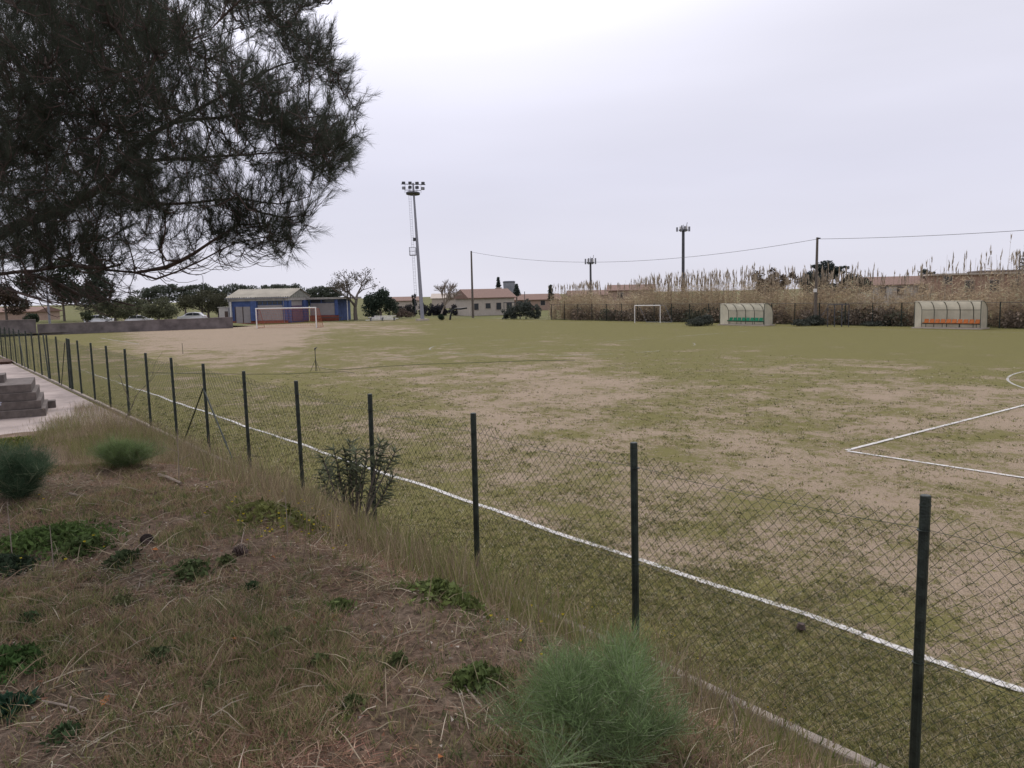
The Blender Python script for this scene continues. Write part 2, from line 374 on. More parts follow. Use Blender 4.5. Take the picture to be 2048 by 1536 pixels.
# concrete path beyond the bank, and the kerb that carries the fence
pm = MB(); pxs = np.linspace(-62, -25.5, 60)
pe = [(x, -.14) for x in pxs] + [(x, -9.5) for x in pxs[::-1]]
for i in range(59):
    x0, x1 = pxs[i], pxs[i + 1]
    pm.quad((x0, -9.5, .012), (x1, -9.5, .012), (x1, -.15, .012), (x0, -.15, .012))
m_path = mat('dusty pinkish concrete', (0.32, 0.265, 0.24), .9, .3, .7, .5, 30)
tag(pm.build('path', m_path), kind='structure')
km = MB(); x = 4.0
while x > -72:
    l = 1.36
    km.box((x - l / 2, 0 + random.uniform(-.006, .006), .015 + random.uniform(-.006, .006)), (l - .012, .11, .13)); x -= l
ko = km.build('kerb', m_kerb, bevel=.012); tag(ko, kind='structure')

# ------------------------------------------------------------------ painted lines
m_line = bpy.data.materials.new('chalk line'); m_line.use_nodes = True
def chalk(m, cut, w):
    t = m.node_tree; p = t.nodes['Principled BSDF']; p.inputs['Base Color'].default_value = (.62, .60, .58, 1); p.inputs['Roughness'].default_value = .95
    g = N(t, 'ShaderNodeNewGeometry'); n = N(t, 'ShaderNodeTexNoise'); n.inputs['Scale'].default_value = 9; n.inputs['Detail'].default_value = 9; n.inputs['Roughness'].default_value = .78
    t.links.new(g.outputs['Position'], n.inputs['Vector'])
    a = N(t, 'ShaderNodeAttribute'); a.attribute_name = 'tint'
    s = N(t, 'ShaderNodeMath', operation='MULTIPLY_ADD'); t.links.new(a.outputs['Fac'], s.inputs[0]); s.inputs[1].default_value = .55; s.inputs[2].default_value = cut
    ad_ = N(t, 'ShaderNodeMath', operation='ADD'); t.links.new(n.outputs['Fac'], ad_.inputs[0]); t.links.new(s.outputs[0], ad_.inputs[1])
    r = N(t, 'ShaderNodeMapRange'); r.inputs['From Min'].default_value = .46; r.inputs['From Max'].default_value = .62; t.links.new(ad_.outputs[0], r.inputs['Value'])
    mu = N(t, 'ShaderNodeMath', operation='MULTIPLY'); t.links.new(r.outputs[0], mu.inputs[0]); mu.inputs[1].default_value = w
    t.links.new(mu.outputs[0], p.inputs['Alpha'])
chalk(m_line, -.42, .9)
m_line2 = bpy.data.materials.new('faded chalk line'); m_line2.use_nodes = True; chalk(m_line2, -.42, .5)
def line(name, pts, w, m=m_line, z=.014, strength=None):
    """strip with a strong middle and a ragged faint edge"""
    pts = np.array(pts, float); d = np.gradient(pts, axis=0); d /= np.linalg.norm(d, axis=1, keepdims=True); nn = np.stack([-d[:, 1], d[:, 0]], 1)
    V = []; T = []; k = len(pts)
    for j, o in enumerate((-.75, -.35, .35, .75)):
        q = pts + nn * (o * w); V.append(np.column_stack([q, np.full(k, z)])); T.append(np.full(k, 0.05 if j in (0, 3) else 1.0))
    V = np.stack(V, 1); T = np.stack(T, 1)
    if strength is not None: T = T * np.asarray(strength)[:, None]
    i = np.arange(k - 1)[:, None] * 4 + np.arange(3)[None]; i = i.ravel()
    me = npmesh(name, V.reshape(-1, 3), np.stack([i, i + 1, i + 5, i + 4], 1), np.repeat(T.reshape(-1, 1), 3, 1))
    return tag(link(name, me, m), kind='structure')
TL = 2.19; MID = TL + 28.9; XR = 7.23; XLg = XR - 98.3; XB = XR - 16.5; YB = MID - 20.16
def wob(a, n=400, amp=.02):
    return a
xs = np.linspace(XR, -88, 700)
line('touchline', np.stack([xs, TL + .03 * np.sin(xs * .9) + .02 * np.sin(xs * 2.3)], 1), .125, strength=np.where(xs > -25, 1, np.clip(1 - (-25 - xs) / 90, .5, 1)) * (.86 + .14 * (fbm(xs * .8, xs * 0) > .42)))
xs = np.linspace(XR, XB + .05, 90)
line('penalty_area_line', np.stack([xs, YB + 0 * xs], 1), .12, z=.018)
ys = np.linspace(YB + .07, MID + 20.16, 160)
line('penalty_area_line', np.stack([XB + 0 * ys, ys], 1), .12, z=.018)
th = np.linspace(R(127), R(233), 60)
line('penalty_arc_line', np.stack([XR - 11 + 9.15 * np.cos(th), MID + 9.15 * np.sin(th)], 1), .10, m_line2, strength=np.full(60, 1.1))
th = np.linspace(0, 2 * math.pi, 240); XC = XR - 49.15
stn = np.clip(.30 + .9 * (vnoise(th * 5, th * 0) - .35), .1, 1)
stn = np.where((th > 1.0) & (th < 2.4), .3, stn); 
line('centre_circle_line', np.stack([XC + 9.15 * np.cos(th), MID + 9.15 * np.sin(th)], 1), .12, m_line2, strength=np.clip(stn + .35, 0, 1))
ys = np.linspace(TL + .1, 59, 200)
line('halfway_line', np.stack([XC + 0 * ys, ys], 1), .11, m_line2, z=.022, strength=np.clip(.2 + vnoise(ys * .5, ys * 0 + 3), 0, 1))
ys = np.linspace(YB, MID + 20, 120)
line('penalty_area_line', np.stack([XLg + 16.5 + 0 * ys, ys], 1), .14, m_line2, z=.022, strength=np.clip(.25 + vnoise(ys * .6, ys * 0 + 8), 0, 1))
xs = np.linspace(XLg, XLg + 16.4, 40)
line('penalty_area_line', np.stack([xs, YB + 0 * xs], 1), .16, m_line2, z=.018, strength=np.full(40, 1.0))
xs = np.linspace(XLg, -20, 150)
line('touchline', np.stack([xs, 60.0 + 0 * xs], 1), .14, m_line2, z=.018, strength=np.full(150, .9))

# ------------------------------------------------------------------ near fence
S0, DS, HP = 2.518, 2.722, 2.19
fence = empty('chain_link_fence', 'long dark green chain link fence running beside the pitch on a concrete kerb', 'fence', (-S0, 0, 0))
def posx(i): return -(S0 + DS * i)
pme = None
def post(i, dy=0, lean=(0, 0), r=.036, h=HP):
    m = MB().tube([(0, 0, 0), (lean[0] * .5, lean[1] * .5, h * .5), (lean[0], lean[1], h - .006), (lean[0], lean[1], h)], [r, r, r, r * .86], 10)
    m.tube([(lean[0] * .97, lean[1] * .97, h - .075), (lean[0] * .97, lean[1] * .97, h - .068)], [r * 1.12, r * 1.12], 10)
    for zz in (.06, .98, 1.94): m.tube([(0, .0, zz), (0, 0, zz + .006)], [r * 1.15] * 2, 8)
    return m.build('post', m_post, fence, smooth=False, loc=(posx(i) + S0, dy, 0))
leans = {0: (.0, .02), 1: (-.02, .0), 2: (.0, .0), 3: (-.01, .01)}
for i in range(-2, 27): post(i, 0, leans.get(i, (random.uniform(-.03, .03), random.uniform(-.02, .02))))
post(12.78, 0, (.0, 0), .05)
MB().tube([(0, 0, 0), (-.75, 0, HP)], .03, 8).build('brace', m_dark, fence, loc=(posx(15.1) + S0, -.02, 0))
def brace(i, dx, zt=1.62, r=.018):
    MB().tube([(posx(i) + S0, -.05, zt), (posx(i) + S0 + dx, -.05, .05)], r, 6).build('brace', m_dark, fence)
brace(6, 2.0); brace(6, -2.0); brace(13, -1.9, 2.0); brace(19, 1.9, 1.9); brace(-1, -1.9)
def panel_mesh(seed, W=DS - .05, Hn=2.02, p=.1):
    rg = np.random.default_rng(seed); nx = int(round(W / p)); ny = int(round(Hn / (p / 2)))
    p_ = W / nx; P0 = []; P1 = []
    # node grid, zigzag wires hooked in each other; the top edge waves a little
    ph = rg.random(4) * 6
    def node(i, j):        # i half cells along x, j half cells up
        x = i * p_ / 2; z = .05 + j * p / 2 * (Hn / (ny * p / 2))
        k = z / Hn; sag = .045 * math.sin(math.pi * x / W) * k
        x2 = x + .010 * math.sin(z * 9 + ph[0] + x * 2) + .006 * math.sin(x * 13 + ph[1]); z2 = z - sag + .010 * math.sin(x * 7 + ph[2]) * k + .005 * math.sin(x * 31 + z * 20)
        y = .012 * math.sin(x * 3 + ph[3]) * math.sin(z * 2.2) + (.006 if (i + j) % 4 < 2 else -.006)
        return (x2, y, z2)
    for i in range(2 * nx):
        for j in range(ny):
            if (i + j) % 2 == 0: a, b = node(i, j), node(i + 1, j + 1)
            else: a, b = node(i, j + 1), node(i + 1, j)
            P0.append(a); P1.append(b)
    P0 = np.array(P0); P1 = np.array(P1); V, Fc = tubes_np(P0, P1, np.full(len(P0), .0019), np.full(len(P0), .0019), 3)
    acc = [(V, Fc)]
    hs = (.06, .98, 1.94); n = len(V)
    for h in hs:
        xx = np.linspace(0, W, 14); q = np.stack([xx, 0 * xx + .008, h - .03 * np.sin(math.pi * xx / W) + .004 * np.sin(xx * 8)], 1)
        V2, F2 = tubes_np(q[:-1], q[1:], np.full(13, .0024), np.full(13, .0024), 3); acc.append((V2, F2 + n)); n += len(V2)
    return npmesh('wire_mesh', np.concatenate([a[0] for a in acc]), np.concatenate([a[1] for a in acc]))
panels = [panel_mesh(k) for k in range(5)]
for p_ in panels: p_.materials.append(m_wire)
for i in range(-2, 26):
    o = link('wire_mesh', panels[i % 5], None, fence, loc=(posx(i + 1) + S0 + .025, 0.03, 0))

# ------------------------------------------------------------------ pine tree over the bank
pine = empty('pine_tree', 'big dark pine with a drooping lower branch overhanging the earth bank', 'tree', (0, 0, 0))
def build_pine():
    T0 = atd(-560, 900, 7.0); T0[2] = float(bank_z(T0[0], T0[1])) - .1
    nodes = []; par = []; rad_fix = {}
    def chain(pts, parent=None, step=.12):
        last = parent; pts = [np.array(p, float) for p in pts]
        if parent is not None: pts = [nodes[parent]] + pts
        # Catmull-Rom through the points
        P = [pts[0]] + pts + [pts[-1]]
        ids = []
        for k in range(1, len(P) - 2):
            a, b, c, d = P[k - 1:k + 3]; L = np.linalg.norm(c - b); n = max(1, int(L / step))
            for q in range(0 if (k == 1 and parent is None) else 1, n + 1):
                t = q / n
                x = .5 * ((2 * b) + (-a + c) * t + (2 * a - 5 * b + 4 * c - d) * t * t + (-a + 3 * b - 3 * c + d) * t ** 3)
                nodes.append(x); par.append(last if last is not None else -1); last = len(nodes) - 1; ids.append(last)
        return ids
    tr = chain([T0, T0 + np.array([-.05, .1, 1.2]), T0 + np.array([.15, -.05, 2.4]), T0 + np.array([-.1, .1, 4.0]), T0 + np.array([.1, -.1, 5.6]), T0 + np.array([.0, .2, 7.2])], None, .2)
    def tn(z): return min(tr, key=lambda i: abs(nodes[i][2] - (T0[2] + z)))
    L = {}
    L['a'] = chain([atd(-250, 640, 6.9), atd(0, 468, 6.8), atd(110, 425, 6.7), atd(205, 372, 6.7), atd(270, 300, 6.8), atd(345, 245, 6.9), atd(440, 235, 6.9), atd(500, 222, 6.9)], tn(1.7))
    L['b'] = chain([atd(-200, 600, 6.2), atd(0, 548, 6.0), atd(70, 542, 6.0), atd(140, 530, 6.0), atd(215, 540, 6.0), atd(270, 545, 6.0), atd(312, 558, 6.0), atd(400, 522, 6.0), atd(470, 486, 6.0), atd(530, 474, 6.0), atd(584, 478, 6.0)], tn(1.7))
    near = lambda ids, P: min(ids, key=lambda i: np.linalg.norm(nodes[i] - P))
    L['b2'] = chain([atd(330, 535, 6.0), atd(390, 505, 5.95), atd(430, 478, 5.95), atd(475, 450, 5.95), atd(530, 446, 5.95)], near(L['b'], atd(290, 552, 6)))
    L['b3'] = chain([atd(170, 534, 5.9), atd(210, 536, 5.8), atd(240, 530, 5.8)], near(L['b'], atd(140, 530, 6)))
    L['b4'] = chain([atd(110, 565, 6.1), atd(160, 590, 6.2), atd(220, 600, 6.2), atd(270, 612, 6.2)], near(L['b'], atd(40, 545, 6)))
    L['b5'] = chain([atd(20, 580, 5.7), atd(90, 602, 5.6), atd(150, 610, 5.6)], near(L['b'], atd(-60, 560, 6)))
    L['c'] = chain([atd(300, 405, 6.6), atd(390, 405, 6.5), atd(470, 397, 6.5), atd(560, 408, 6.4), atd(620, 392, 6.4)], near(L['a'], atd(190, 380, 6.7)))
    L['d'] = chain([atd(-150, 330, 7.4), atd(100, 200, 7.6), atd(330, 110, 7.6), atd(520, 40, 7.4), atd(630, 5, 7.2)], tn(3.0))
    L['b6'] = chain([atd(520, 425, 6.1), atd(570, 436, 6.05), atd(604, 430, 6.0)], near(L['c'], atd(470, 397, 6.5)))
    L['e'] = chain([atd(430, 200, 7.2), atd(560, 130, 7.2), atd(650, 120, 7.0)], near(L['a'], atd(345, 245, 6.9)))
    L['f'] = chain([atd(540, 245, 6.6), atd(600, 236, 6.6), atd(680, 230, 6.6)], near(L['a'], atd(480, 230, 6.9)))
    L['g'] = chain([atd(480, 310, 6.3), atd(560, 305, 6.2), atd(650, 310, 6.2)], near(L['a'], atd(250, 320, 6.8)))
    L['h'] = chain([atd(-200, 300, 5.6), atd(60, 250, 5.4), atd(260, 150, 5.3), atd(420, 60, 5.3)], tn(2.6))
    L['i'] = chain([atd(-200, 420, 8.2), atd(60, 330, 8.8), atd(300, 280, 9.0), atd(520, 330, 8.8)], tn(2.2))
    L['j'] = chain([atd(-200, -100, 6.5), atd(100, -250, 6.5), atd(400, -330, 6.6), atd(620, -300, 6.5)], tn(4.6))
    L['k'] = chain([atd(-200, -400, 6.0), atd(100, -700, 5.5), atd(400, -900, 5.0), atd(700, -1000, 4.6)], tn(6.0))
    L['l'] = chain([T0 + np.array([-1.5, -1.2, 3.2]), T0 + np.array([-3.0, -2.0, 3.6])], tn(2.6))
    L['m'] = chain([T0 + np.array([-1.5, 1.2, 4.0]), T0 + np.array([-2.6, 2.4, 4.8])], tn(3.6))
    # twig ends: inside the crown's own volume
    poly = [(-500, -420), (300, -480), (560, -330), (690, -150), (688, -20), (640, 8), (565, 28), (630, 42), (672, 92), (704, 160), (722, 212), (712, 240), (722, 282), (704, 330), (672, 362), (610, 392), (560, 405), (470, 415), (400, 418), (345, 432), (300, 470), (235, 505), (150, 515), (60, 520), (-500, 530)]
    poly = np.array(poly, float)
    def inside(x, y):
        c = np.zeros(len(x), bool); n = len(poly); j = n - 1
        for i in range(n):
            xi, yi = poly[i]; xj, yj = poly[j]
            k = ((yi > y) != (yj > y)) & (x < (xj - xi) * (y - yi) / (yj - yi + 1e-9) + xi); c ^= k; j = i
        return c
    n = 110000
    px = rng.uniform(-520, 740, n); py = rng.uniform(-480, 530, n)
    half = 2.6 * np.sqrt(np.clip(1 - ((px + 350) / 1120) ** 2, 0.02, 1)) * np.sqrt(np.clip(1 - ((py - 0) / 760) ** 2, 0.1, 1))
    dp = 6.9 + rng.uniform(-1, 1, n) * half
    ok = inside(px, py) & (dp > 4.4)
    px, py, dp = px[ok], py[ok], dp[ok]
    # clumps: less on the lower and inner right where sky shows
    pts = CAM + dp[:, None] * (FW + RT * ((px - 1024) / F)[:, None] - UP * ((py - 768) / F)[:, None])
    cl = fbm(pts[:, 0] * 1.9 + pts[:, 2] * .7, pts[:, 1] * 1.9 + pts[:, 2] * 2.9, 3)
    want = np.where(px > 300, .475, .42) ; keep = cl > want - .02
    gap = ((px > 330) & (px < 520) & (py > 60) & (py < 200)) | ((px > 300) & (px < 560) & (py > 220) & (py < 340))
    keep &= ~(gap & (rng.random(len(px)) < .35))
    edgezone = rng.random(len(px)) < np.where(py > 430, .45, 1.0)
    keep &= edgezone
    keep &= ~((px > 300) & (py > 340) & (rng.random(len(px)) < .40))
    pts = pts[keep]; px = px[keep]; py = py[keep]; vis = (px > -40) & (py > -70)
    A = pts[vis][:3000]; B = pts[~vis][:1000]
    ex = []
    for (x, y) in [(398,452),(410,440),(440,448),(448,470),(452,455),(470,440),(468,462),(482,448),(500,462),(500,440),(520,455),(528,440),(538,448),(545,468),(560,458),(575,478),(588,482),(560,480),(540,482),(520,487),(505,478),(490,485),(600,428),(612,420),(590,440),(575,436),(570,445),(375,470),(380,506),(440,490),(300,505),(330,470),(350,450)]:
        ex.append(atd(x, y, 6.0 + random.uniform(-.25, .25)))
    for k in range(70): ex.append(atd(random.uniform(-60, 250), random.uniform(465, 535) + 0, random.uniform(5.4, 7.4)))
    for k in range(22): ex.append(atd(random.uniform(-60, 270), random.uniform(560, 612), random.uniform(5.6, 6.4)))
    ex = np.array(ex)
    # canopy above the frame: over the bank, seen only as shade
    m = 420; q = rng.random((m * 3, 3)); C = np.stack([q[:, 0] * 9 - 10.0, q[:, 1] * 6.5 - 8.0, 6.6 + q[:, 2] * 2.4], 1)
    qx, qy, qz = project(C); C = C[((qy < -60) | (qz < .5)) & (fbm(C[:, 0] * .8, C[:, 1] * .8, 3) > .42)][:m]
    tips = np.concatenate([A, ex] + [ex[:35] + rng.normal(size=(35, 3)) * .06 for _ in range(3)] + [B, C]); 
    NN = np.array(nodes); d0 = np.array([np.min(np.sum((NN - t) ** 2, 1)) for t in tips]); order = np.argsort(d0)
    cap = len(nodes) + len(tips) * 14; arr = np.zeros((cap, 3)); arr[:len(nodes)] = NN; cnt = len(nodes); depth = np.zeros(cap)
    trunkset = np.zeros(cap, bool); trunkset[tr] = True
    ends = []
    for t in tips[order]:
        d = np.sqrt(np.sum((arr[:cnt] - t) ** 2, 1)) + trunkset[:cnt] * .5 + .25 * depth[:cnt] * .12
        k = int(np.argmin(d)); a = arr[k].copy(); L_ = np.linalg.norm(t - a); s = max(2, min(12, int(L_ / .09)))
        sag = -np.array([0, 0, 1.0]) * L_ * .16; last = k
        jit = rng.normal(size=3) * L_ * .05
        for q in range(1, s + 1):
            u = q / s; x = a + (t - a) * u + (sag + jit) * math.sin(math.pi * u)
            arr[cnt] = x; par.append(last); depth[cnt] = depth[last] + 1; nodes.append(x); last = cnt; cnt += 1
        ends.append(last)
    arr = arr[:cnt]; par_ = np.array(par)
    wgt = np.zeros(cnt); wgt[ends] = 1
    for i in range(cnt - 1, 0, -1):
        if par_[i] >= 0 and par_[i] < i: wgt[par_[i]] += wgt[i]
    rad = np.minimum(.0021 * np.maximum(wgt, 1) ** .42 + .0004, .03)
    for ids in L.values():
        n_ = len(ids)
        for k_, i in enumerate(ids): rad[i] = .017 * (1 - k_ / n_) + .0025
    for k_, i in enumerate(L['a']): rad[i] = .085 * (1 - k_ / len(L['a'])) + .008
    for k_, i in enumerate(L['b']): rad[i] = .032 * (1 - k_ / len(L['b'])) + .003
    for k_, i in enumerate(tr): rad[i] = .30 * (1 - k_ / len(tr)) + .04
    i = np.where(par_ >= 0)[0]; istr = np.zeros(cnt, bool); istr[tr] = True
    big = i[rad[i] > .02]; sm = i[rad[i] <= .02]
    tb = big[istr[big]]; lb = big[~istr[big]]
    V, Fc = tubes_np(arr[par_[tb]], arr[tb], rad[par_[tb]], rad[tb], 10); o = link('trunk', npmesh('trunk', V, Fc), m_bark, pine, smooth=True)
    V1, F1 = tubes_np(arr[par_[lb]], arr[lb], np.minimum(rad[par_[lb]], rad[lb] * 1.3), rad[lb], 7); V2, F2 = tubes_np(arr[par_[sm]], arr[sm], np.minimum(rad[par_[sm]], rad[sm] * 1.3), rad[sm], 3)
    link('branches', npmesh('branches', np.concatenate([V1, V2]), np.concatenate([F1, F2 + len(V1)])), m_bark, pine)
    # bare curved twigs under the crown
    tw = MB()
    for k in range(60):
        x = random.uniform(180, 520); y = 548 - abs(x - 312) * .25 + random.uniform(-12, 5); z = random.uniform(5.8, 6.3)
        dx = random.uniform(20, 90); dy = random.uniform(-45, 25); q = [atd(x + dx * u, y + dy * u + 14 * math.sin(3.1 * u), z + .1 * u) for u in (0, .25, .5, .75, 1)]
        tw.tube(q, [.0035, .003, .0025, .002, .0015], 3, cap=False)
    for k in range(40):
        x = random.uniform(-20, 200); y = random.uniform(540, 580); z = random.uniform(5.6, 6.3); dx = random.uniform(40, 140); dy = random.uniform(0, 60)
        q = [atd(x + dx * u, y + dy * u + 25 * math.sin(3.1 * u) * (1 if k % 2 else .3), z + .1 * u) for u in (0, .25, .5, .75, 1)]
        tw.tube(q, [.0045, .004, .003, .0025, .0018], 3, cap=False)
    tw.build('bare_twigs', m_bark, pine)
    # needle brushes
    ends = np.array(ends); p1 = arr[ends]; p0 = arr[par_[ends]]; ax = p1 - p0; ax /= np.linalg.norm(ax, axis=1, keepdims=True) + 1e-9
    qx, qy, qz = project(p1); onv = (qy > -90) & (qx > -60) & (qz > 0); src = np.repeat(ends[onv], 2); p0b = arr[par_[par_[src]]]
    sh = ax[onv].repeat(2, 0) * rng.uniform(.05, .16, (len(src), 1)) + rng.normal(size=(len(src), 3)) * .075; sh[:, 2] += .05
    V3, F3 = tubes_np(p0b, p0b + sh, np.full(len(src), .0026), np.full(len(src), .0018), 3); link('side_shoots', npmesh('side_shoots', V3, F3), m_bark, pine)
    p1 = np.concatenate([p1, p0b + sh]); a2 = sh / (np.linalg.norm(sh, axis=1, keepdims=True) + 1e-9); ax = np.concatenate([ax, a2])
    ax = ax + np.array([0, 0, .40]) + RT * .22; ax /= np.linalg.norm(ax, axis=1, keepdims=True)
    hi = p1[:, 2] > 6.6
    qx, qy, qz = project(p1); offv = (qy < -120) | (qx < -120) | (qz < 0)
    acc = Acc()
    for sel, nn, w in ((~offv, 36, .0026), (offv, 12, .008)):
        P = p1[sel]; D = ax[sel]; mth = len(P)
        if not mth: continue
        u = rng.random((mth, nn)) ; along = (u - .75) * .15
        base = P[:, None, :] + D[:, None, :] * along[..., None]
        rnd = rng.normal(size=(mth, nn, 3)); rnd -= D[:, None, :] * np.sum(rnd * D[:, None, :], 2, keepdims=True); rnd /= np.linalg.norm(rnd, axis=2, keepdims=True)
        spread = rng.uniform(.25, .85, (mth, nn, 1)); dirn = D[:, None, :] + rnd * spread; dirn /= np.linalg.norm(dirn, axis=2, keepdims=True)
        ln = rng.uniform(.07, .115, (mth, nn, 1)) * (1 if w < .005 else 1.5)
        tint = np.repeat(rng.uniform(.6, 1.3, (mth, 1)), nn, 1)[..., None] * np.array([1, 1, 1.0]) * rng.uniform(.8, 1.2, (mth, nn, 1))
        brown = (rng.random((mth, 1, 1)) < .06); tint = np.where(brown, tint * np.array([2.2, 1.2, .9]), tint)
        V, Fc, k = blades(base.reshape(-1, 3), (dirn * ln).reshape(-1, 3), w); acc.add(V, Fc, tint.reshape(-1, 3), k)
    o = link('needles', acc.mesh('needles'), m_needle, pine); tag(o, kind='stuff')
    print('pine nodes', cnt, 'tips', len(ends), 'tris', acc.n // 3)
build_pine()

# ------------------------------------------------------------------ things made of leaves
def ell_pts(n, c, r, shell=.5):
    d = rng.normal(size=(n, 3)); d /= np.linalg.norm(d, axis=1, keepdims=True); q = rng.random((n, 1)) ** (1 / 3.0); q = q * (1 - shell) + shell * (.75 + .25 * rng.random((n, 1)))
    return np.array(c) + d * q * np.array(r)
def leafmesh(name, P, size, tint, tvar=.3, elong=1.6, up=0.0):
    tint = np.asarray(tint) * (1.45 if name == 'crown' else 1.0)
    n = len(P); a = rng.normal(size=(n, 3)); a[:, 2] += up; a /= np.linalg.norm(a, axis=1, keepdims=True)
    b = np.cross(a, rng.normal(size=(n, 3))); b /= np.linalg.norm(b, axis=1, keepdims=True); s = size * rng.uniform(.6, 1.4, (n, 1))
    V = np.stack([P - a * s * elong / 2, P + b * s / 2, P + a * s * elong / 2, P - b * s / 2], 1).reshape(-1, 3)
    k = np.arange(n)[:, None] * 4; Fc = np.concatenate([k + np.array([[0, 1, 2]]), k + np.array([[0, 2, 3]])])
    tt = np.asarray(tint) * rng.uniform(1 - tvar, 1 + tvar, (n, 1)); return npmesh(name, V, Fc, np.repeat(tt, 4, 0))
def branches(m, p, d, L, r, depth, spread=.5, n=3, upb=.1, tips=None, seg=3, shrink=.68):
    d = d / np.linalg.norm(d); pts = [p]; q = p.copy(); dd = d.copy()
    for k in range(seg):
        dd = dd + np.array([random.gauss(0, .13), random.gauss(0, .13), random.gauss(0, .08) + upb * .3]); dd /= np.linalg.norm(dd); q = q + dd * L / seg; pts.append(q)
    m.tube(pts, [r * (1 - .4 * k / seg) for k in range(seg + 1)], 5 if r > .06 else 3, cap=False)
    if depth == 0:
        if tips is not None: tips.append(q)
        return
    for k in range(n):
        nd = dd + np.array([random.gauss(0, spread), random.gauss(0, spread), random.gauss(0, spread * .6) + upb])
        branches(m, pts[-1] if k < n - 1 else pts[-2], nd, L * shrink * random.uniform(.8, 1.15), r * .6, depth - 1, spread, n, upb, tips, seg, shrink)
def tree(name, label, cat, base, blobs, n, leaf, tint, trunk=.18, group=None, bark=None, elong=1.5, tvar=.35):
    """blobs: (dx along view right, dz, rx, rz) with depth like rx; trunk and a few limbs reach into the blobs"""
    t = empty(name, label, cat, base, 0, group)
    rr = np.array([RT[0], RT[1], 0]); rr /= np.linalg.norm(rr)
    m = MB(); P = []
    zt = min(b[1] for b in blobs)
    tot = sum(b[2] * b[2] * b[3] for b in blobs)
    m.tube([(0, 0, -.1), (random.uniform(-.1, .1), 0, zt * .5), (0, random.uniform(-.1, .1), zt)], [trunk * 1.2, trunk, trunk * .8], 7)
    for dx, dz, rx, rz in blobs:
        dyv = random.uniform(-.4, .4) * rx; c = rr * dx + np.array([-FW[0], -FW[1], 0]) * dyv + np.array([0, 0, dz])
        m.tube([(0, 0, zt * .6), tuple(c * .6 + np.array([0, 0, zt * .3])), tuple(c)], [trunk * .6, trunk * .4, trunk * .15], 4, cap=False)
        k = max(60, int(n * rx * rx * rz / tot)); nb = max(8, int(k / 28))
        sub = ell_pts(nb, c, (rx * .82, rx * .82, rz * .82), .55)
        for s_ in sub: P.append(ell_pts(int(k / nb * 2.0), s_, (rx * .42, rx * .42, rz * .38), .1))
    m.build('trunk', bark or m_barkl, t)
    P = np.concatenate(P); P = P[P[:, 2] > -base[2] + .03 if False else P[:, 2] > .05]
    tag(link('crown', leafmesh('crown', P, leaf * .8, tint, tvar, elong), m_leaf, t), kind='stuff')
    return t
G_DK = (.045, .055, .040); G_OL = (.085, .090, .055); G_GR = (.085, .085, .05)
def T(name, label, cat, px, dep, spans, n, leaf=.22, tint=G_DK, group=None, trunk=.18, **kw):
    """spans: (px, top, bottom, halfwidth) of each lobe as seen from the bank"""
    base = colm(px, dep, 0); bl = []
    for x, y0, y1, hw in spans:
        z1, z0 = hz(x, y0, dep), hz(x, y1, dep); bl.append(((x - px) * dep / F, (z0 + z1) / 2, hw * dep / F, max(.2, (z1 - z0) / 2)))
    return tree(name, label, cat, base, bl, n, leaf, tint, trunk, group, **kw)
# left side, beyond the block wall
T('cypress_tree', 'tall dark cypress trees crown left of the clubhouse, half hidden by the pine branch', 'tree', 205, 128, [(200, 505, 560, 20), (205, 545, 600, 26), (190, 580, 625, 24)], 3200, .28)
T('broadleaf_tree', 'dark spreading tree behind the grey lamp post at far left', 'tree', 130, 132, [(110, 520, 575, 30), (150, 510, 560, 24), (140, 555, 610, 36), (60, 540, 590, 26)], 4200, .28, (.036, .044, .028))
T('broadleaf_tree', 'brownish tree standing above the pale wall at the left edge', 'tree', 15, 130, [(10, 560, 610, 30), (30, 590, 630, 28)], 2200, .26, (.07, .052, .04))
T('oleander_bush', 'round olive bush between the lamp post and the parked cars', 'bush', 232, 112, [(215, 600, 640, 22), (240, 595, 640, 22), (258, 604, 640, 16)], 3000, .16, G_OL)
T('oleander_bush', 'pale olive bush half hidden behind the two parked white cars', 'bush', 275, 130, [(268, 590, 628, 20), (290, 598, 628, 16)], 2200, .18, G_OL)
T('oleander_bush', 'wide olive bush just left of the white hatchback', 'bush', 318, 112, [(300, 605, 640, 20), (325, 594, 640, 24), (345, 606, 640, 18)], 3000, .16, G_OL)
T('oleander_bush', 'tallest olive bush, overhanging the white hatchback beside the clubhouse', 'bush', 418, 130, [(385, 588, 620, 26), (415, 578, 625, 30), (445, 584, 630, 24), (372, 600, 625, 14)], 4600, .18, (.058, .058, .036))
T('small_bush', 'small dark bush at the foot of the lamp post by the block wall', 'bush', 66, 103, [(66, 625, 648, 14)], 900, .14, (.03, .042, .026))
T('small_bush', 'low green bush left of the round olive bush', 'bush', 175, 112, [(175, 620, 642, 13)], 700, .14, (.045, .055, .03))
for i, (x, y, hw) in enumerate([(300, 571, 22), (336, 566, 24), (372, 570, 20), (405, 566, 20), (438, 572, 20), (478, 565, 24), (520, 568, 22), (552, 566, 20), (584, 567, 20), (612, 574, 18), (640, 571, 20), (668, 572, 18)]):
    T('stone_pine', ['round topped pine, leftmost of the row behind the clubhouse', 'second round pine of the far row, above the car', 'third round pine of the far row', 'pine of the far row above the tallest olive bush', 'pine of the far row at the left end of the clubhouse roof', 'pine with the highest crown behind the left of the roof', 'pine behind the middle of the pale roof', 'pine behind the right of the pale roof', 'pine right behind the roof gable', 'lower pine behind the flat roofed wing', 'pine behind the right end of the wing', 'pine just left of the bare branched tree'][i], 'tree', x, 168 + (i % 3) * 5, [(x - 6, y + 2, y + 26, hw), (x + 10, y, y + 22, hw * .8), (x, y + 14, y + 40, hw)], 1500, .26, (.060, .070, .052), group='pines behind the clubhouse', trunk=.2)
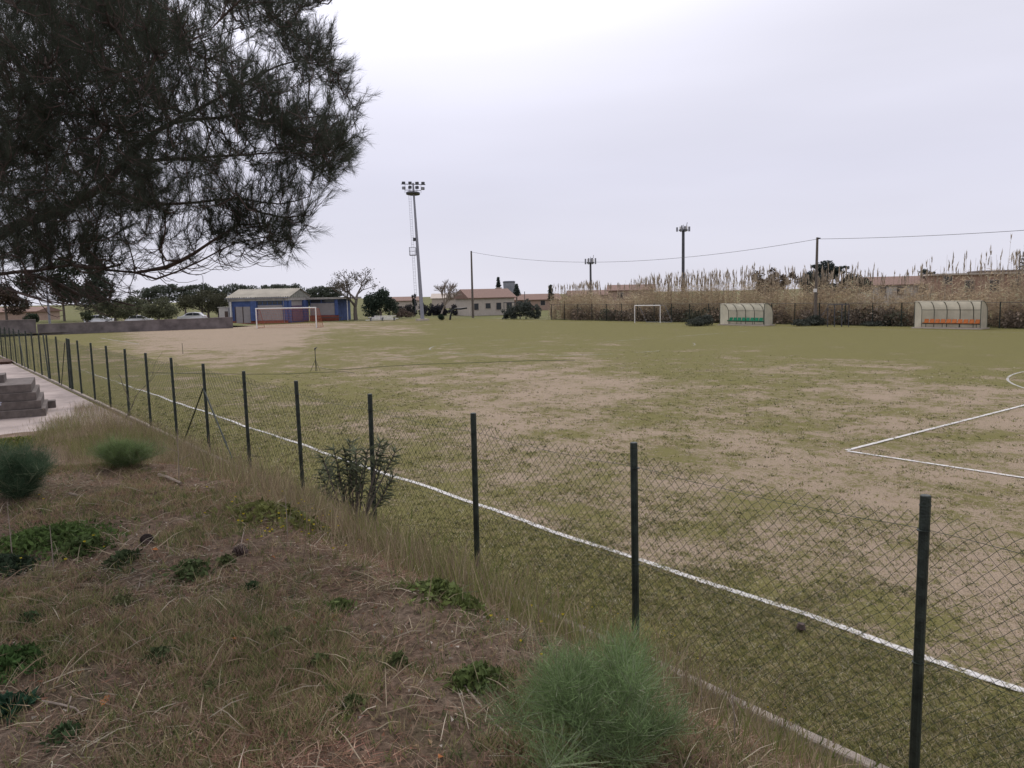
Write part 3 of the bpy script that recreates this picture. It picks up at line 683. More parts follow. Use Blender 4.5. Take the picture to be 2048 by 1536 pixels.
# clumpy sparse tree
def sparse_tree(name, label, px, dep, h, leaf, r=.22, spread=.55, depth=5, n=3, tint=(.09, .075, .05), k=9, bark=None, L=None, lean=(0, 0), seed=1, sp=.25, lsz=.13):
    random.seed(seed); base = colm(px, dep, 0); t = empty(name, label, 'tree', base); m = MB(); tips = []
    branches(m, np.array([0, 0, -.05]), np.array([lean[0], lean[1], 1.0]), h * .30, r, depth, spread, n, .12, tips, 3, .70)
    # scale so the crown reaches h
    zz = max(v[2] for v in m.v); s = h / zz; m.v = [(v[0] * s, v[1] * s, v[2] * s) for v in m.v]
    m.build('trunk', bark or m_barkl, t)
    if leaf:
        tp = np.array(tips) * s; P = np.repeat(tp, k, 0) + rng.normal(size=(len(tp) * k, 3)) * sp
        tag(link('foliage', leafmesh('foliage', P, lsz, tint, .4), m_leaf, t), kind='stuff')
    random.seed(77)
    return t
sparse_tree('deciduous_tree', 'open crowned tree with clumps of brown leaves right of the clubhouse', 712, 128, 8.1, True, .26, .60, 5, 3, seed=12, k=7)
T('evergreen_tree', 'dense dark round evergreen between the open tree and the floodlight mast', 'tree', 762, 128, [(748, 582, 622, 20), (768, 576, 620, 18), (782, 594, 632, 18), (745, 600, 636, 20)], 4200, .2, (.034, .048, .034))
T('cypress_tree', 'narrow dark cypress just left of the floodlight mast', 'tree', 829, 150, [(829, 586, 606, 4.5), (829, 600, 622, 5.5), (829, 612, 634, 5)], 900, .2, (.02, .028, .022))
for i, (x, y, hw) in enumerate([(806, 612, 12), (818, 606, 9), (848, 604, 12), (868, 602, 12), (884, 606, 12), (912, 608, 14)]):
    T('hedge_shrub', ['hedge shrub, leftmost of the dark hedge behind the mast', 'hedge shrub beside the narrow cypress', 'hedge shrub directly right of the mast base', 'hedge shrub behind the bare tree', 'hedge shrub right of the bare tree trunk', 'hedge shrub next to the house wall'][i], 'shrub', x, 146, [(x, y, 634, hw), (x + 4, y + 8, 636, hw)], 800, .2, (.035, .035, .042) if i > 1 else (.06, .055, .055), group='dark hedge behind the mast', trunk=.08)
sparse_tree('bare_tree', 'leafless tree with fine upright branches between mast and house', 880, 125, 6.3, False, .15, .50, 4, 5, bark=mat('pale bark', (.26, .22, .19), .9, .2, 9), seed=8, lean=(-.12, .08))
T('round_shrub', 'small dark green shrub at the foot of the bare tree', 'shrub', 882, 118, [(882, 628, 642, 7)], 500, .12, (.022, .036, .022), trunk=.05)
T('round_shrub', 'grey green shrubs before the tile roofed house, left of the reeds', 'shrub', 1040, 116, [(1008, 618, 641, 10), (1025, 606, 640, 14), (1048, 598, 640, 18), (1070, 608, 642, 14)], 2600, .18, (.06, .068, .058), trunk=.07)
# norfolk pines
def norfolk(label, px, y0, y1, hw, dep, tint=(.045, .055, .05)):
    b = colm(px, dep, 0); t = empty('norfolk_pine', label, 'tree', b); z1 = hz(px, y0, dep); z0 = max(.3, hz(px, y1, dep)); m = MB(); m.tube([(0, 0, -.1), (0, 0, z1 * .6), (0, 0, z1)], [.2, .15, .03], 5); m.build('trunk', m_barkl, t)
    P = []; lv = 11
    for k in range(lv):
        u = k / lv; z = z1 - (z1 - z0) * (u + .04); rr = hw * dep / F * (.15 + .95 * u)
        for q in range(7):
            a = q * 2 * math.pi / 7 + k * .5; s = rng.random((26, 1)); P.append(np.array([math.cos(a), math.sin(a), .18]) * s * rr + np.array([0, 0, z]) + rng.normal(size=(26, 3)) * .10)
    tag(link('crown', leafmesh('crown', np.concatenate(P), .17, tint, .3), m_leaf, t), kind='stuff')
norfolk('narrow conical norfolk pine rising behind the tile roofed house', 998, 555, 592, 7, 170)
norfolk('smaller conical pine in front of the grey water tower', 1034, 569, 592, 8, 165)
norfolk('small conical pine left of the tile roofed house', 931, 588, 608, 6, 160)
norfolk('dark tiered norfolk pine cut off by the right edge above the brick house', 2052, 482, 560, 22, 120, (.025, .035, .035))
norfolk('thin conical pine standing in the left end of the reeds', 1102, 572, 600, 5, 125)
# umbrella pines behind the reeds
T('umbrella_pine', 'large dark umbrella pine behind the reeds at the power pole', 'tree', 1640, 108, [(1628, 540, 575, 26), (1650, 521, 552, 20), (1665, 532, 560, 18), (1632, 528, 552, 15), (1640, 560, 600, 34), (1612, 548, 580, 16)], 6000, .2, (.036, .046, .042), trunk=.3)
T('umbrella_pine', 'dark pine with a crooked side limb right of the large umbrella pine', 'tree', 1685, 110, [(1686, 532, 540, 11), (1672, 540, 552, 12), (1695, 545, 580, 18), (1712, 552, 590, 18), (1730, 556, 590, 14)], 3600, .2, (.038, .048, .042), trunk=.25)
T('brown_leaved_tree', 'tree with reddish and dark foliage left of the umbrella pines', 'tree', 1535, 100, [(1518, 540, 570, 14), (1545, 536, 560, 12), (1560, 545, 580, 18), (1580, 544, 575, 14), (1535, 556, 600, 26)], 3000, .17, (.06, .045, .034), trunk=.2)
T('far_tree', 'dark tree tops between umbrella pines and the pale house', 'tree', 1755, 150, [(1745, 556, 580, 14), (1762, 560, 585, 12)], 900, .24, (.04, .048, .044))
T('far_tree', 'dark round tree behind the pale house roof', 'tree', 1848, 150, [(1848, 538, 560, 13), (1860, 542, 560, 10)], 900, .24, (.035, .042, .034))

# ------------------------------------------------------------------ buildings
m_tile = mat('terracotta tiles', (.20, .125, .10), .85, .25, 6, .4, 30); m_cream = mat('cream render', (.46, .41, .36), .9, .08, 2); m_pink = mat('salmon render', (.37, .265, .215), .9, .12, 2)
m_glass = mat('dark window glass', (.03, .035, .045), .12, .1, 3, spec=.6); m_shut = mat('brown shutter', (.09, .06, .05), .7, .1, 3)
m_brick = mat('brick red masonry', (.33, .21, .16), .9, .25, 5, .3, 30); m_greyw = mat('grey white render', (.50, .47, .45), .9, .08, 2); m_slab = mat('pale concrete slab', (.45, .39, .34), .9, .12, 3)
def wall_frame(px, dep, rz): return colm(px, dep, 0), rz
def house(name, label, px, dep, rz, W, D, eave, ridge, wallm, roofm, wins, group=None, flat=False, z0=0, chimney=None, over=.4):
    """origin at the middle of the front wall, front facing local -Y"""
    b = colm(px, dep, z0); t = empty(name, label, 'house', b, rz, group)
    MB().box((0, D / 2, eave / 2), (W, D, eave)).build('wall', wallm, t)
    m = MB()
    if flat: m.box((0, D / 2, eave + .12), (W + 2 * over, D + 2 * over, .24))
    else:
        o = over; a, b_ = eave - .05, ridge; hw = W / 2 + o; y0, y1 = -o, D + o; ym = D / 2; i = len(m.v)
        for q in ((-hw, y0, a), (hw, y0, a), (hw, y1, a), (-hw, y1, a), (-hw, ym, b_), (hw, ym, b_), (-hw, y0, a - .14), (hw, y0, a - .14), (hw, y1, a - .14), (-hw, y1, a - .14)): m.v.append(q)
        m.f += [(0, 1, 5, 4), (2, 3, 4, 5), (0, 4, 3), (1, 2, 5), (0, 6, 7, 1), (2, 8, 9, 3), (0, 3, 9, 6), (1, 7, 8, 2), (6, 9, 8, 7)]
    r = m.build('roof', roofm, t)
    if chimney: MB().box(chimney, (.7, .7, 1.2)).box((chimney[0], chimney[1], chimney[2] + .65), (.9, .9, .12)).build('chimney', wallm, r)
    for (wx, wz, ww, wh, side) in wins:
        if side == 'f': fr = MB().box((wx, -.02, wz), (ww + .16, .08, wh + .16)).build('window', m_slab, t); MB().box((wx, -.07, wz), (ww, .04, wh)).build('pane', m_glass, fr)
        else: fr = MB().box((W / 2 + .02, wx, wz), (.08, ww + .16, wh + .16)).build('window', m_slab, t); MB().box((W / 2 + .07, wx, wz), (.04, ww, wh)).build('pane', m_glass, fr)
    return t
AZ = math.atan2(FW[1], FW[0]) - math.pi / 2       # rotation that faces a front wall at the camera
h = house('tiled_house', 'cream house with low terracotta gable roof left of the reeds', 985, 140, AZ + R(22), 8.4, 8, 3.2, 4.7, m_cream, m_tile, [(-3, 1.6, .8, 1.1, 'f'), (-.8, 1.7, .9, .9, 'f'), (1.2, 1.6, .9, 1.2, 'f'), (3.2, 1.2, 1.0, 2.0, 'f'), (2.5, 1.6, .9, 1.2, 's'), (5.5, 1.6, .9, 1.2, 's')], chimney=(3.4, 5.2, 4.2))
m = MB()
for x in (1.6, 2.6, 3.6, 4.6): m.tube([(x, -1.6, 0), (x, -1.6, 2.2)], .06, 5)
m.box((3.1, -1.6, 1.0), (3.2, .06, .06)).box((3.1, -1.6, 2.2), (3.2, .1, .12)); m.build('porch', m_darksteel, h)
house('salmon_house', 'salmon house with stepped flat roof seen over the reeds left of centre', 1262, 150, AZ - R(10), 8.5, 7, 4.0, 5, m_pink, m_tile, [(-2, 2.9, 1, 1.1, 'f'), (1.5, 2.9, 1, 1.1, 'f')], flat=False)
house('salmon_house', 'long low salmon house far behind, left end of the reeds', 1068, 175, AZ + R(8), 12, 7, 2.4, 3.6, m_pink, m_tile, [(-3, 1.6, 1, 1, 'f'), (2, 1.6, 1, 1, 'f')])
house('pale_house', 'grey white bungalow with red hip roof above the orange seat dugout', 1805, 118, AZ - R(12), 9.5, 8, 3.9, 5.1, m_greyw, m_tile, [(-2.8, 2.9, .8, 1.2, 'f'), (-.4, 2.9, .9, 1.2, 'f'), (2.6, 2.9, .9, 1.2, 'f')])
house('brick_house', 'large unfinished red brick house with pale roof slab at right edge', 1960, 112, AZ - R(20), 12.5, 9, 5.0, 6.5, m_brick, m_slab, [(-4.2, 4.3, 1.0, 1.1, 'f'), (-1.5, 3.4, 1.1, 1.5, 'f'), (1.6, 3.4, 1.1, 1.5, 'f'), (4.2, 3.4, 1.1, 1.5, 'f')], flat=True)
house('brick_house', 'brick house with grey roof rising behind the unfinished one', 2050, 128, AZ - R(20), 13, 9, 5.6, 6.5, m_brick, mat('grey roof', (.22, .18, .17), .9, .15, 3), [(-4, 4, 1, 1.2, 'f')], flat=True)
house('far_house', 'pale low house far behind between open tree and mast', 806, 210, AZ, 8, 8, 2.6, 3.6, m_slab, m_tile, [])
house('far_house', 'pale pinkish roofs far behind the bare tree', 902, 230, AZ, 11, 8, 3.0, 4.3, m_slab, m_slab, [])
house('far_house', 'pinkish wall and roof far behind, at the left edge', 10, 150, AZ, 12, 8, 2.4, 3.2, m_pink, m_tile, [])
house('far_house', 'flat salmon houses far behind the left lattice mast', 1200, 185, AZ, 14, 8, 3.1, 4.2, m_pink, m_tile, [])
# water tower
b = colm(1019, 260, 0); wt = empty('water_tower', 'grey round water tower tank rising behind the tile roofed house', 'water tower', b)
zt, zb = hz(1019, 562, 260), hz(1019, 588, 260); rr = 12 * 260 / F
MB().tube([(0, 0, 0), (0, 0, zb - .2)], 1.0, 12).build('column', m_slab, wt)
MB().tube([(0, 0, zb - 1), (0, 0, zb + 1), (0, 0, zt - .3), (0, 0, zt)], [rr * .8, rr * .92, rr, rr * .9], 20).build('tank', mat('weathered grey tank', (.24, .25, .29), .8, .2, .8), wt, smooth=False)
MB().tube([(0, 0, zt - .45), (0, 0, zt - .2)], rr * 1.05, 20).build('rim', m_darksteel, wt)

# clubhouse: main gabled block turned 45 degrees, flat roofed wing to its right
m_blue = mat('blue painted render', (.065, .10, .24), .8, .2, 2); m_gpan = mat('grey render', (.30, .275, .275), .9, .08, 2); m_red = mat('brick red base', (.26, .085, .06), .9, .15, 4)
m_fascia = mat('dirty white fascia', (.36, .34, .32), .85, .2, 2.5); m_purple = mat('purple gate', (.10, .065, .12), .7, .2, 5)
m_roof = mat('pale corrugated sheet', (.36, .33, .27), .7, .2, .6)
cb = colm(577, 121, 0); club = empty('clubhouse', 'blue and grey clubhouse with pale corrugated gable roof behind the left goal', 'building', cb, R(-45))
# local frame: front wall along +Y, front faces +X ; gable end faces +Y... (rotated so that +Y runs to image right)
club.rotation_euler = (0, 0, R(-45))
WL, DP = 9.3, 8.2
E0, RG = 3.95, 5.25
MB().box((-DP / 2, -WL / 2, 1.75), (DP, WL, 3.5)).build('wall', m_blue, club)
MB().box((-DP / 2, -WL / 2, 3.68), (DP + .5, WL + .5, .5)).build('fascia', m_fascia, club)
m = MB(); i = 0
nr = 28
for s_, x0, x1 in ((1, .5, -DP / 2), (-1, -DP - .5, -DP / 2)):
    for k in range(nr):
        y0 = -WL - .5 + (WL + 1) * k / nr; y1 = y0 + (WL + 1) / nr; ym = (y0 + y1) / 2
        m.quad((x0, y0, E0 - .02), (x1, y0, RG - .02), (x1, ym, RG + .12), (x0, ym, E0 + .12)); m.quad((x0, ym, E0 + .12), (x1, ym, RG + .12), (x1, y1, RG - .02), (x0, y1, E0 - .02))
m.build('roof', m_roof, club)
g = MB(); g.poly([(.25, .28, E0 - .06), (-DP - .25, .28, E0 - .06), (-DP / 2, .28, RG - .1)]); 
for k in range(11):
    u = (k + .5) / 11; x = .25 - (DP + .5) * u; zt = E0 + (RG - E0) * (1 - abs(2 * u - 1)); g.box((x, .31, (E0 + zt) / 2 - .06), (.2, .05, max(.02, zt - E0)))
g.build('gable', mat('grey green gable sheet', (.28, .28, .25), .8, .2, 2), club)
def facep(name, y0, y1, z0, z1, m_, proud=.03, x=0):
    k_ = .80 if x == 0 else .74; y0 *= k_; y1 *= k_
    return MB().box((x + proud / 2, (y0 + y1) / 2, (z0 + z1) / 2), (proud, y1 - y0, z1 - z0)).build(name, m_, club)
facep('wall_panel', -6.0, -1.0, .45, 2.75, m_gpan); facep('red_base', -WL / .8, 0, .0, .42, m_red, .05)
for k in range(5): facep('window', -5.9 + k * 1.0, -5.1 + k * 1.0, 2.85, 3.35, m_glass, .05)
facep('blue_pillar', -7.3, -6.1, .42, 3.42, m_blue, .3); facep('blue_pillar', -.75, -.0, .42, 3.42, m_blue, .3)
facep('door', -8.9, -7.5, .1, 2.6, m_gpan, .06); facep('door', -10.4, -9.1, .1, 2.6, m_gpan, .06); facep('door_post', -9.05, -8.95, .1, 2.6, m_shut, .1); facep('door_post', -10.6, -10.5, .1, 2.6, m_shut, .1)
facep('white_pillar', -11.6, -11.2, 0, 3.4, m_white, .35)
# end wall under the gable: entrance with purple gate
def endp(name, x0, x1, z0, z1, m_, proud=.04): return MB().box(((x0 + x1) / 2, proud / 2, (z0 + z1) / 2), (abs(x1 - x0), proud, z1 - z0)).build(name, m_, club)
endp('wall_panel', -1.2, -5.6, .3, 3.4, m_gpan); 
gt = endp('gate', -1.4, -5.4, .25, 2.6, m_purple, .12)
m = MB()
for k in range(16): m.box((-1.5 - k * .25, .16, 1.0), (.05, .05, 1.4))
m.box((-3.4, .16, 1.75), (4.0, .05, .06)); m.build('gate_bars', mat('pale bars', (.25, .18, .26), .6, .1, 4), gt)
endp('blue_pillar', -5.7, -7.6, .2, 3.42, m_blue, .3); endp('blue_pillar', -.0, -.9, .2, 3.42, m_blue, .25)
# wing to the right (flat roof)
wx = -DP + .6
MB().box((wx - 3.0, 2.9, 1.75), (6, 4.7, 3.5)).build('wing_wall', m_blue, club)
MB().box((wx - 2.8, 3.7, 3.62), (7, 6.9, .3)).build('wing_roof', m_fascia, club)
facep('wing_panel', .9, 6.3, .95, 2.85, m_gpan, .04, wx); facep('wing_base', .6, 7.2, 0, .9, m_red, .06, wx); facep('wing_window', 1.0, 3.2, 2.92, 3.4, m_glass, .05, wx); facep('wing_window', 3.5, 6.3, 2.92, 3.4, m_glass, .05, wx)
facep('blue_pillar', 6.5, 7.2, .9, 3.45, m_blue, .3, wx)
for y in (6.9,): MB().tube([(wx + .3, y, 0), (wx + .3, y, 3.5)], .06, 6).build('roof_post', m_white, club)
MB().box((wx + .8, 4.0, .55), (.5, 4.4, .1)).box((wx + .8, 2.2, .3), (.1, .1, .5)).box((wx + .8, 5.8, .3), (.1, .1, .5)).build('dark_bench', m_darksteel, club)
MB().box((.58, -WL / 2, 3.86), (.12, WL + .9, .12)).build('gutter', m_greysteel, club)
for y in (-WL + .1, -.45): MB().tube([(.40, y, 3.8), (.36, y, .1)], .05, 6).build('downpipe', m_greysteel, club)
# small white hut at the left of the clubhouse
hb = colm(449, 123, 0); hut = empty('white_hut', 'low white hut wall between the olive bush and the clubhouse', 'hut', hb, AZ)
MB().box((0, 1, 1.25), (1.5, 2, 2.5)).build('wall', m_greyw, hut); MB().box((0, 1, 2.56), (1.8, 2.3, .12)).build('roof', m_fascia, hut); MB().box((.4, -.03, 1.0), (.5, .05, 1.9)).build('door', m_shut, hut)

# block walls at the far left
m_wall = mat('grey block wall', (.145, .125, .125), .95, .35, .9, .4, 12)
def wallrun(label, a, b, h0, h1, th=.22):
    a = np.array(a); b = np.array(b); L_ = np.linalg.norm(b[:2] - a[:2]); rz = math.atan2(b[1] - a[1], b[0] - a[0]); t = empty('block_wall', label, 'wall', a, rz)
    me = None; bl = .9; n = int(L_ / bl); rows = 3
    mm = MB().prism([(0, -.1), (L_, -.1), (L_, h1 - .07), (0, h0 - .07)], 'y', -th / 2, th / 2); mm.build('masonry', m_wall, t)
    MB().prism([(0, h0 - .067), (L_, h1 - .067), (L_, h1), (0, h0)], 'y', -th / 2 - .03, th / 2 + .03).build('coping', mat('coping', (.20, .17, .165), .9, .2, 2), t)
    return t
A = at(466, 656); B = at(76, 670.5); Cc = at(-120, 668)
wallrun('long low grey block wall behind the left goal line', A, B, 1.45, 1.32)
wallrun('pale continuing wall at the left edge, beyond the fence', (B[0] - .2, B[1] - .1, 0), (B[0] - 6, B[1] - 24, 0), 1.9, 1.9)
tag(sheet('rising_ground', -160, -108, 1, 33, 8, 6, lambda X, Y: .25 + (-108 - X) * .012 + 0 * Y, m_ground), kind='structure')

# ------------------------------------------------------------------ cars
def car(label, px, dep, rz, paint, z=.5):
    b = colm(px, dep, z); t = empty('parked_car', label, 'car', b, rz, 'cars parked beyond the block wall')
    side = [(-2.0, .35), (-2.02, .75), (-1.85, .98), (-1.55, 1.05), (-1.2, 1.4), (-.3, 1.5), (.45, 1.42), (1.15, .98), (1.85, .85), (2.0, .6), (1.98, .3), (1.55, .25), (-1.5, .25)]
    bm_ = MB(); n = len(side); rows = []
    for y, sx in ((-.84, .93), (-.8, 1), (.8, 1), (.84, .93)):
        rows.append(len(bm_.v))
        for x, zz in side: bm_.v.append((x * sx, y * (1 if zz < 1.0 else .82), zz))
    for a in range(3):
        for k in range(n):
            k2 = (k + 1) % n; bm_.f.append((rows[a] + k, rows[a] + k2, rows[a + 1] + k2, rows[a + 1] + k))
    bm_.f.append(tuple(rows[0] + k for k in range(n))); bm_.f.append(tuple(rows[3] + k for k in range(n))[::-1])
    bm_.build('body', paint, t)
    for s_ in (-1, 1):
        for q in ([(-1.35, 1.06), (-1.1, 1.34), (-.35, 1.42), (-.35, 1.04)], [(-.28, 1.04), (-.28, 1.42), (.4, 1.36), (.95, 1.02)]):
            MB().prism([(a_, c_) for a_, c_ in q], 'y', s_ * .80 - .012, s_ * .80 + .012).build('side_window', m_glass, t)
        for x in (-1.25, 1.25):
            w = MB().tube([(x, s_ * .70, .3), (x, s_ * .88, .3)], .3, 14).build('wheel', m_darksteel, t); MB().tube([(x, s_ * .885, .3), (x, s_ * .90, .3)], .17, 10).build('rim', m_greysteel, w)
        MB().box((1.9, s_ * .6, .72), (.12, .3, .14)).build('headlight', m_glass, t); MB().box((-1.98, s_ * .62, .82), (.08, .22, .2)).build('tail_light', m_red, t)
    MB().poly([(.5, -.62, 1.42), (.5, .62, 1.42), (1.18, .7, 1.0), (1.18, -.7, 1.0)]).build('windscreen', m_glass, t, loc=(.02, 0, .02))
    return t
m_cw = mat('white car paint', (.62, .62, .65), .3, .03, 2, spec=.5)
car('white hatchback parked under the tallest olive bush beyond the wall', 385, 118, AZ + R(180 + 8), m_cw)
car('white car showing only its roof left of the round olive bush', 200, 122, AZ + R(10), m_cw, .35)
car('white car glimpsed between the two olive bushes', 280, 121, AZ + R(20), m_cw, .2)

# ------------------------------------------------------------------ lamp post at left
b = colm(101, 106, 0); lp = empty('lamp_post', 'grey street lamp pole behind the block wall at far left', 'lamp post', b)
ztop = hz(97, 500, 106)
MB().tube([(0, 0, 0), (0, 0, 3), (-.25, 0, ztop)], [.16, .14, .09], 8).build('pole', m_greysteel, lp)
MB().box((-.6, 0, ztop), (.9, .25, .12)).build('lamp_head', m_greysteel, lp)
b = colm(411, 160, 0); p2 = empty('street_lamp', 'thin street lamp with a curved arm above the tallest olive bush', 'lamp post', b)
zt = hz(430, 549, 160)
MB().tube([(0, 0, 0), (0, 0, zt - .3), tuple(-.3 * RT[:2]) + (zt,), tuple(-1.2 * RT[:2]) + (zt + .1,)], .06, 5).build('pole', m_greysteel, p2)
MB().box((-1.4 * RT[0], -1.4 * RT[1], zt + .05), (.5, .2, .1)).build('lamp_head', m_greysteel, p2)

# ------------------------------------------------------------------ floodlight mast
mb_ = at(845, 641); dm = float(project(mb_)[2]); fm = empty('floodlight_mast', 'leaning grey floodlight mast with eight lamps, ladder and platform', 'floodlight', mb_)
def rel(px, py, d=dm): return atd(px, py, d) - mb_
top = rel(826, 366); bot = np.zeros(3)
MB().tube([bot, bot * .5 + top * .5, top], [.30, .22, .13], 12).build('mast_pole', m_greysteel, fm)
rv = np.array([RT[0], RT[1], 0]); rv /= np.linalg.norm(rv)
ax_ = (top - bot) / np.linalg.norm(top - bot)
mm = MB(); mm.tube([rel(802, 368), rel(851, 369.5)], .055, 5); mm.tube([rel(809, 380), rel(842, 381)], .04, 5)
for x in (810, 819, 834, 842): mm.tube([rel(x, 368), rel(x, 386)], .03, 4)
mm.build('cross_arm', m_darksteel, fm)
MB().tube([rel(826, 385.5), rel(826, 388.5)], [14 * dm / F * 1.0] * 2, 16).build('platform', m_darksteel, fm)
for (x, y, s_) in [(807, 366, 1), (820, 366, 1), (834, 366.5, 1), (846, 366.5, 1), (807.5, 376, 1.15), (820, 374.5, 1), (834, 375, 1), (845.5, 377, 1.15)]:
    c = rel(x, y); q = MB().box(c, (.5, .34, .42), AZ + R(random.uniform(-30, 30))).build('lamp', m_darksteel, fm, bevel=.05)
    MB().box(c + np.array([.19, -.15, -.02]), (.4, .05, .34), AZ).build('lamp_glass', mat('floodlight glass', (.25, .25, .27), .2, .1, 3), q) if s_ > 1 else None
lad = MB(); off = rel(822, 395) - (rel(826.9, 395)); off2 = off - rv * .0
for k in range(0, 2):
    w = rv * (.0 if k == 0 else -.35)
    a = top * .97 - rv * .42 + w; b2 = top * .06 - rv * .62 + w; lad.tube([a, b2], .018, 3)
for k in range(70):
    u = .06 + .91 * k / 70; c = top * u - rv * (.62 - .2 * u); lad.tube([c, c - rv * .35], .013, 3)
for k in range(34):
    u = .1 + .86 * k / 34; c = top * u - rv * (.62 - .2 * u); lad.tube([c, c - rv * .15 - np.array([FW[0], FW[1], 0]) * .5, c - rv * .35], .011, 3)
lad.build('ladder', m_greysteel, fm)
u = (640 - 503) / (640 - 366.); pc = top * u - rv * .65
mm = MB(); mm.box(pc - rv * .1 + np.array([0, 0, -.5]), (.9, .9, .1), AZ)
for sx in (-.45, .45):
    for sy in (-.45, .45): q = pc - rv * (.1 + sx) + np.array([FW[0], FW[1], 0]) * sy; mm.tube([q - (0, 0, .5), q + (0, 0, .65)], .035, 4)
for z in (.1, .65): mm.box(pc - rv * .1 + np.array([0, 0, z]), (.95, .05, .05), AZ).box(pc - rv * .55 + np.array([0, 0, z]), (.05, .95, .05), AZ)
mm.build('rest_platform', m_darksteel, fm)
MB().tube([top * (u + .09) - rv * .4 - (0, 0, .25), top * (u + .09) - rv * .4 + (0, 0, .25)], .2, 8).build('junction_box', m_darksteel, fm)
MB().box((0, 0, .1), (1.5, 1.5, .3)).build('base', m_slab, fm)

# ------------------------------------------------------------------ telecom masts beyond the far side
def telecom(label, px, ytop, yb, dep, hw, r):
    r *= .58; b = colm(px, dep, 0); t = empty('antenna_mast', label, 'antenna mast', b, 0, 'antenna masts behind the reeds'); z = hz(px, ytop, dep)
    zt = hz(px, yb, dep)
    MB().tube([(0, 0, 0), (0, 0, z * .5), (0, 0, zt)], [r * 1.25, r * 1.1, r], 8).build('pole', m_darksteel, t)
    w = hw * dep / F
    MB().tube([(0, 0, zt), (0, 0, zt + .15)], [w * .75, w * .75], 10).build('head_ring', m_darksteel, t)
    for k in range(9):
        a = k * 2 * math.pi / 9 + .3; rr_ = w * (.55 + .45 * (k % 2)); h_ = (z - zt) * random.uniform(.7, .95)
        MB().box((math.cos(a) * rr_, math.sin(a) * rr_, zt + h_ * .35), (.22, .14, h_), a).build('antenna_panel', m_greysteel if k % 3 else m_white, t)
    MB().tube([(w * .3, w * .2, zt), (w * .5, w * .4, z + .25)], .05, 4).tube([(w * .05, 0, zt), (w * .05, 0, z)], .04, 4).build('whip_antenna', m_greysteel, t)
telecom('shorter antenna mast behind the left reeds', 1182, 514, 527, 125, 10, .26)
telecom('taller antenna mast rising from the reeds near the centre', 1366, 451, 463, 100, 12, .30)
# utility poles and the cable
b1 = colm(946, 128, 0); pA = empty('utility_pole', 'thin grey utility pole in front of the tile roofed house', 'utility pole', b1)
zA = hz(945, 504, 128); MB().tube([(0, 0, 0), (0, 0, zA)], [.20, .13], 8).build('pole', m_barkl, pA); MB().box((0, 0, zA + .05), (.3, .1, .1)).build('cap', m_darksteel, pA)
b2 = colm(1630, 77, 0); pB = empty('utility_pole', 'taller utility pole by the umbrella pine on the far side', 'utility pole', b2)
zB = hz(1633, 476, 77); MB().tube([(0, 0, 0), (.02, .05, zB)], [.17, .11], 8).build('pole', m_barkl, pB); MB().box((.1, .1, zB - .1), (.35, .15, .12)).build('bracket', m_darksteel, pB); MB().tube([(0, -.1, zB * .38), (0, -.1, zB * .42)], .17, 8).build('band', m_white, pB)
def cable(label, P, Q, sag):
    pts = [P + (Q - P) * u - np.array([0, 0, 1]) * sag * 4 * u * (1 - u) for u in np.linspace(0, 1, 30)]
    o = MB().tube(pts, .020, 4).build('overhead_cable', m_darksteel); tag(o, label, 'cable')
PA = np.array(b1) + (0, 0, zA - .05); PB = np.array(b2) + (.05, .1, zB - .15); PC = atd(2300, 441, 55)
cable('sagging overhead cable between the two utility poles', PA, PB, 1.9)
cable('overhead cable running from the taller utility pole off to the right', PB, PC, .25)
b3 = colm(1050, 150, 0); tag(MB().tube([(0, 0, 0), (0, 0, hz(1050, 583, 150))], .07, 5).build('thin_pole', m_darksteel, loc=b3), 'short thin pole beside the tile roofed house', 'pole')
b4 = colm(2034, 100, 0); tag(MB().tube([(0, 0, 0), (0, 0, hz(2034, 503, 100))], .07, 5).build('thin_pole', m_darksteel, loc=b4), 'thin dark pole at the right edge beside the tiered pine', 'pole')

# ------------------------------------------------------------------ left goal
gl = at(514, 657); gr = at(633, 655.5); gd = gr - gl; W_ = 7.32; gx = (gl + gr) / 2; rz = math.atan2(gd[1], gd[0])
goal = empty('football_goal', 'white full size goal with reddish net in front of the clubhouse', 'goal', (gx[0], gx[1], 0), rz)
hw = np.linalg.norm(gd[:2]) / 2
for s_ in (-1, 1): MB().tube([(s_ * hw, 0, 0), (s_ * hw, 0, 2.5)], .075, 10).build('post', m_white, goal)
MB().tube([(-hw - .07, 0, 2.5), (hw + .07, 0, 2.5)], .075, 10).build('crossbar', m_white, goal)
bk = 1 if True else -1
for s_ in (-1, 1): MB().tube([(s_ * hw, 0, 2.45), (s_ * hw, .9, 2.35), (s_ * hw, 1.9, .05), (s_ * hw, 0, .05)], .03, 5).build('net_support', mat('faded red paint', (.30, .08, .05), .7, .2, 5), goal)
net = MB()
def nl(a, b): net.tube([a, b], .011, 3, cap=False)
for k in range(25): x = -hw + 2 * hw * k / 24; nl((x, .0, 2.45), (x, .9, 2.33)); nl((x, .9, 2.33), (x, 1.9, .03))
for k in range(12): u = k / 11; nl((-hw, .9 + u, 2.33 - 2.3 * u), (hw, .9 + u, 2.33 - 2.3 * u))
for s_ in (-1, 1):
    for k in range(9): z = .1 + 2.2 * k / 8; nl((s_ * hw, 0, z), (s_ * hw, .9 + (2.33 - z) / 2.3, z))
    for k in range(7): y = .2 + 1.6 * k / 7; nl((s_ * hw, y, .03), (s_ * hw, y, 2.35 if y < .9 else 2.33 - 2.3 * (y - .9)))
net.build('net', mat('orange net cord', (.36, .12, .06), .8, .2, 4), goal)
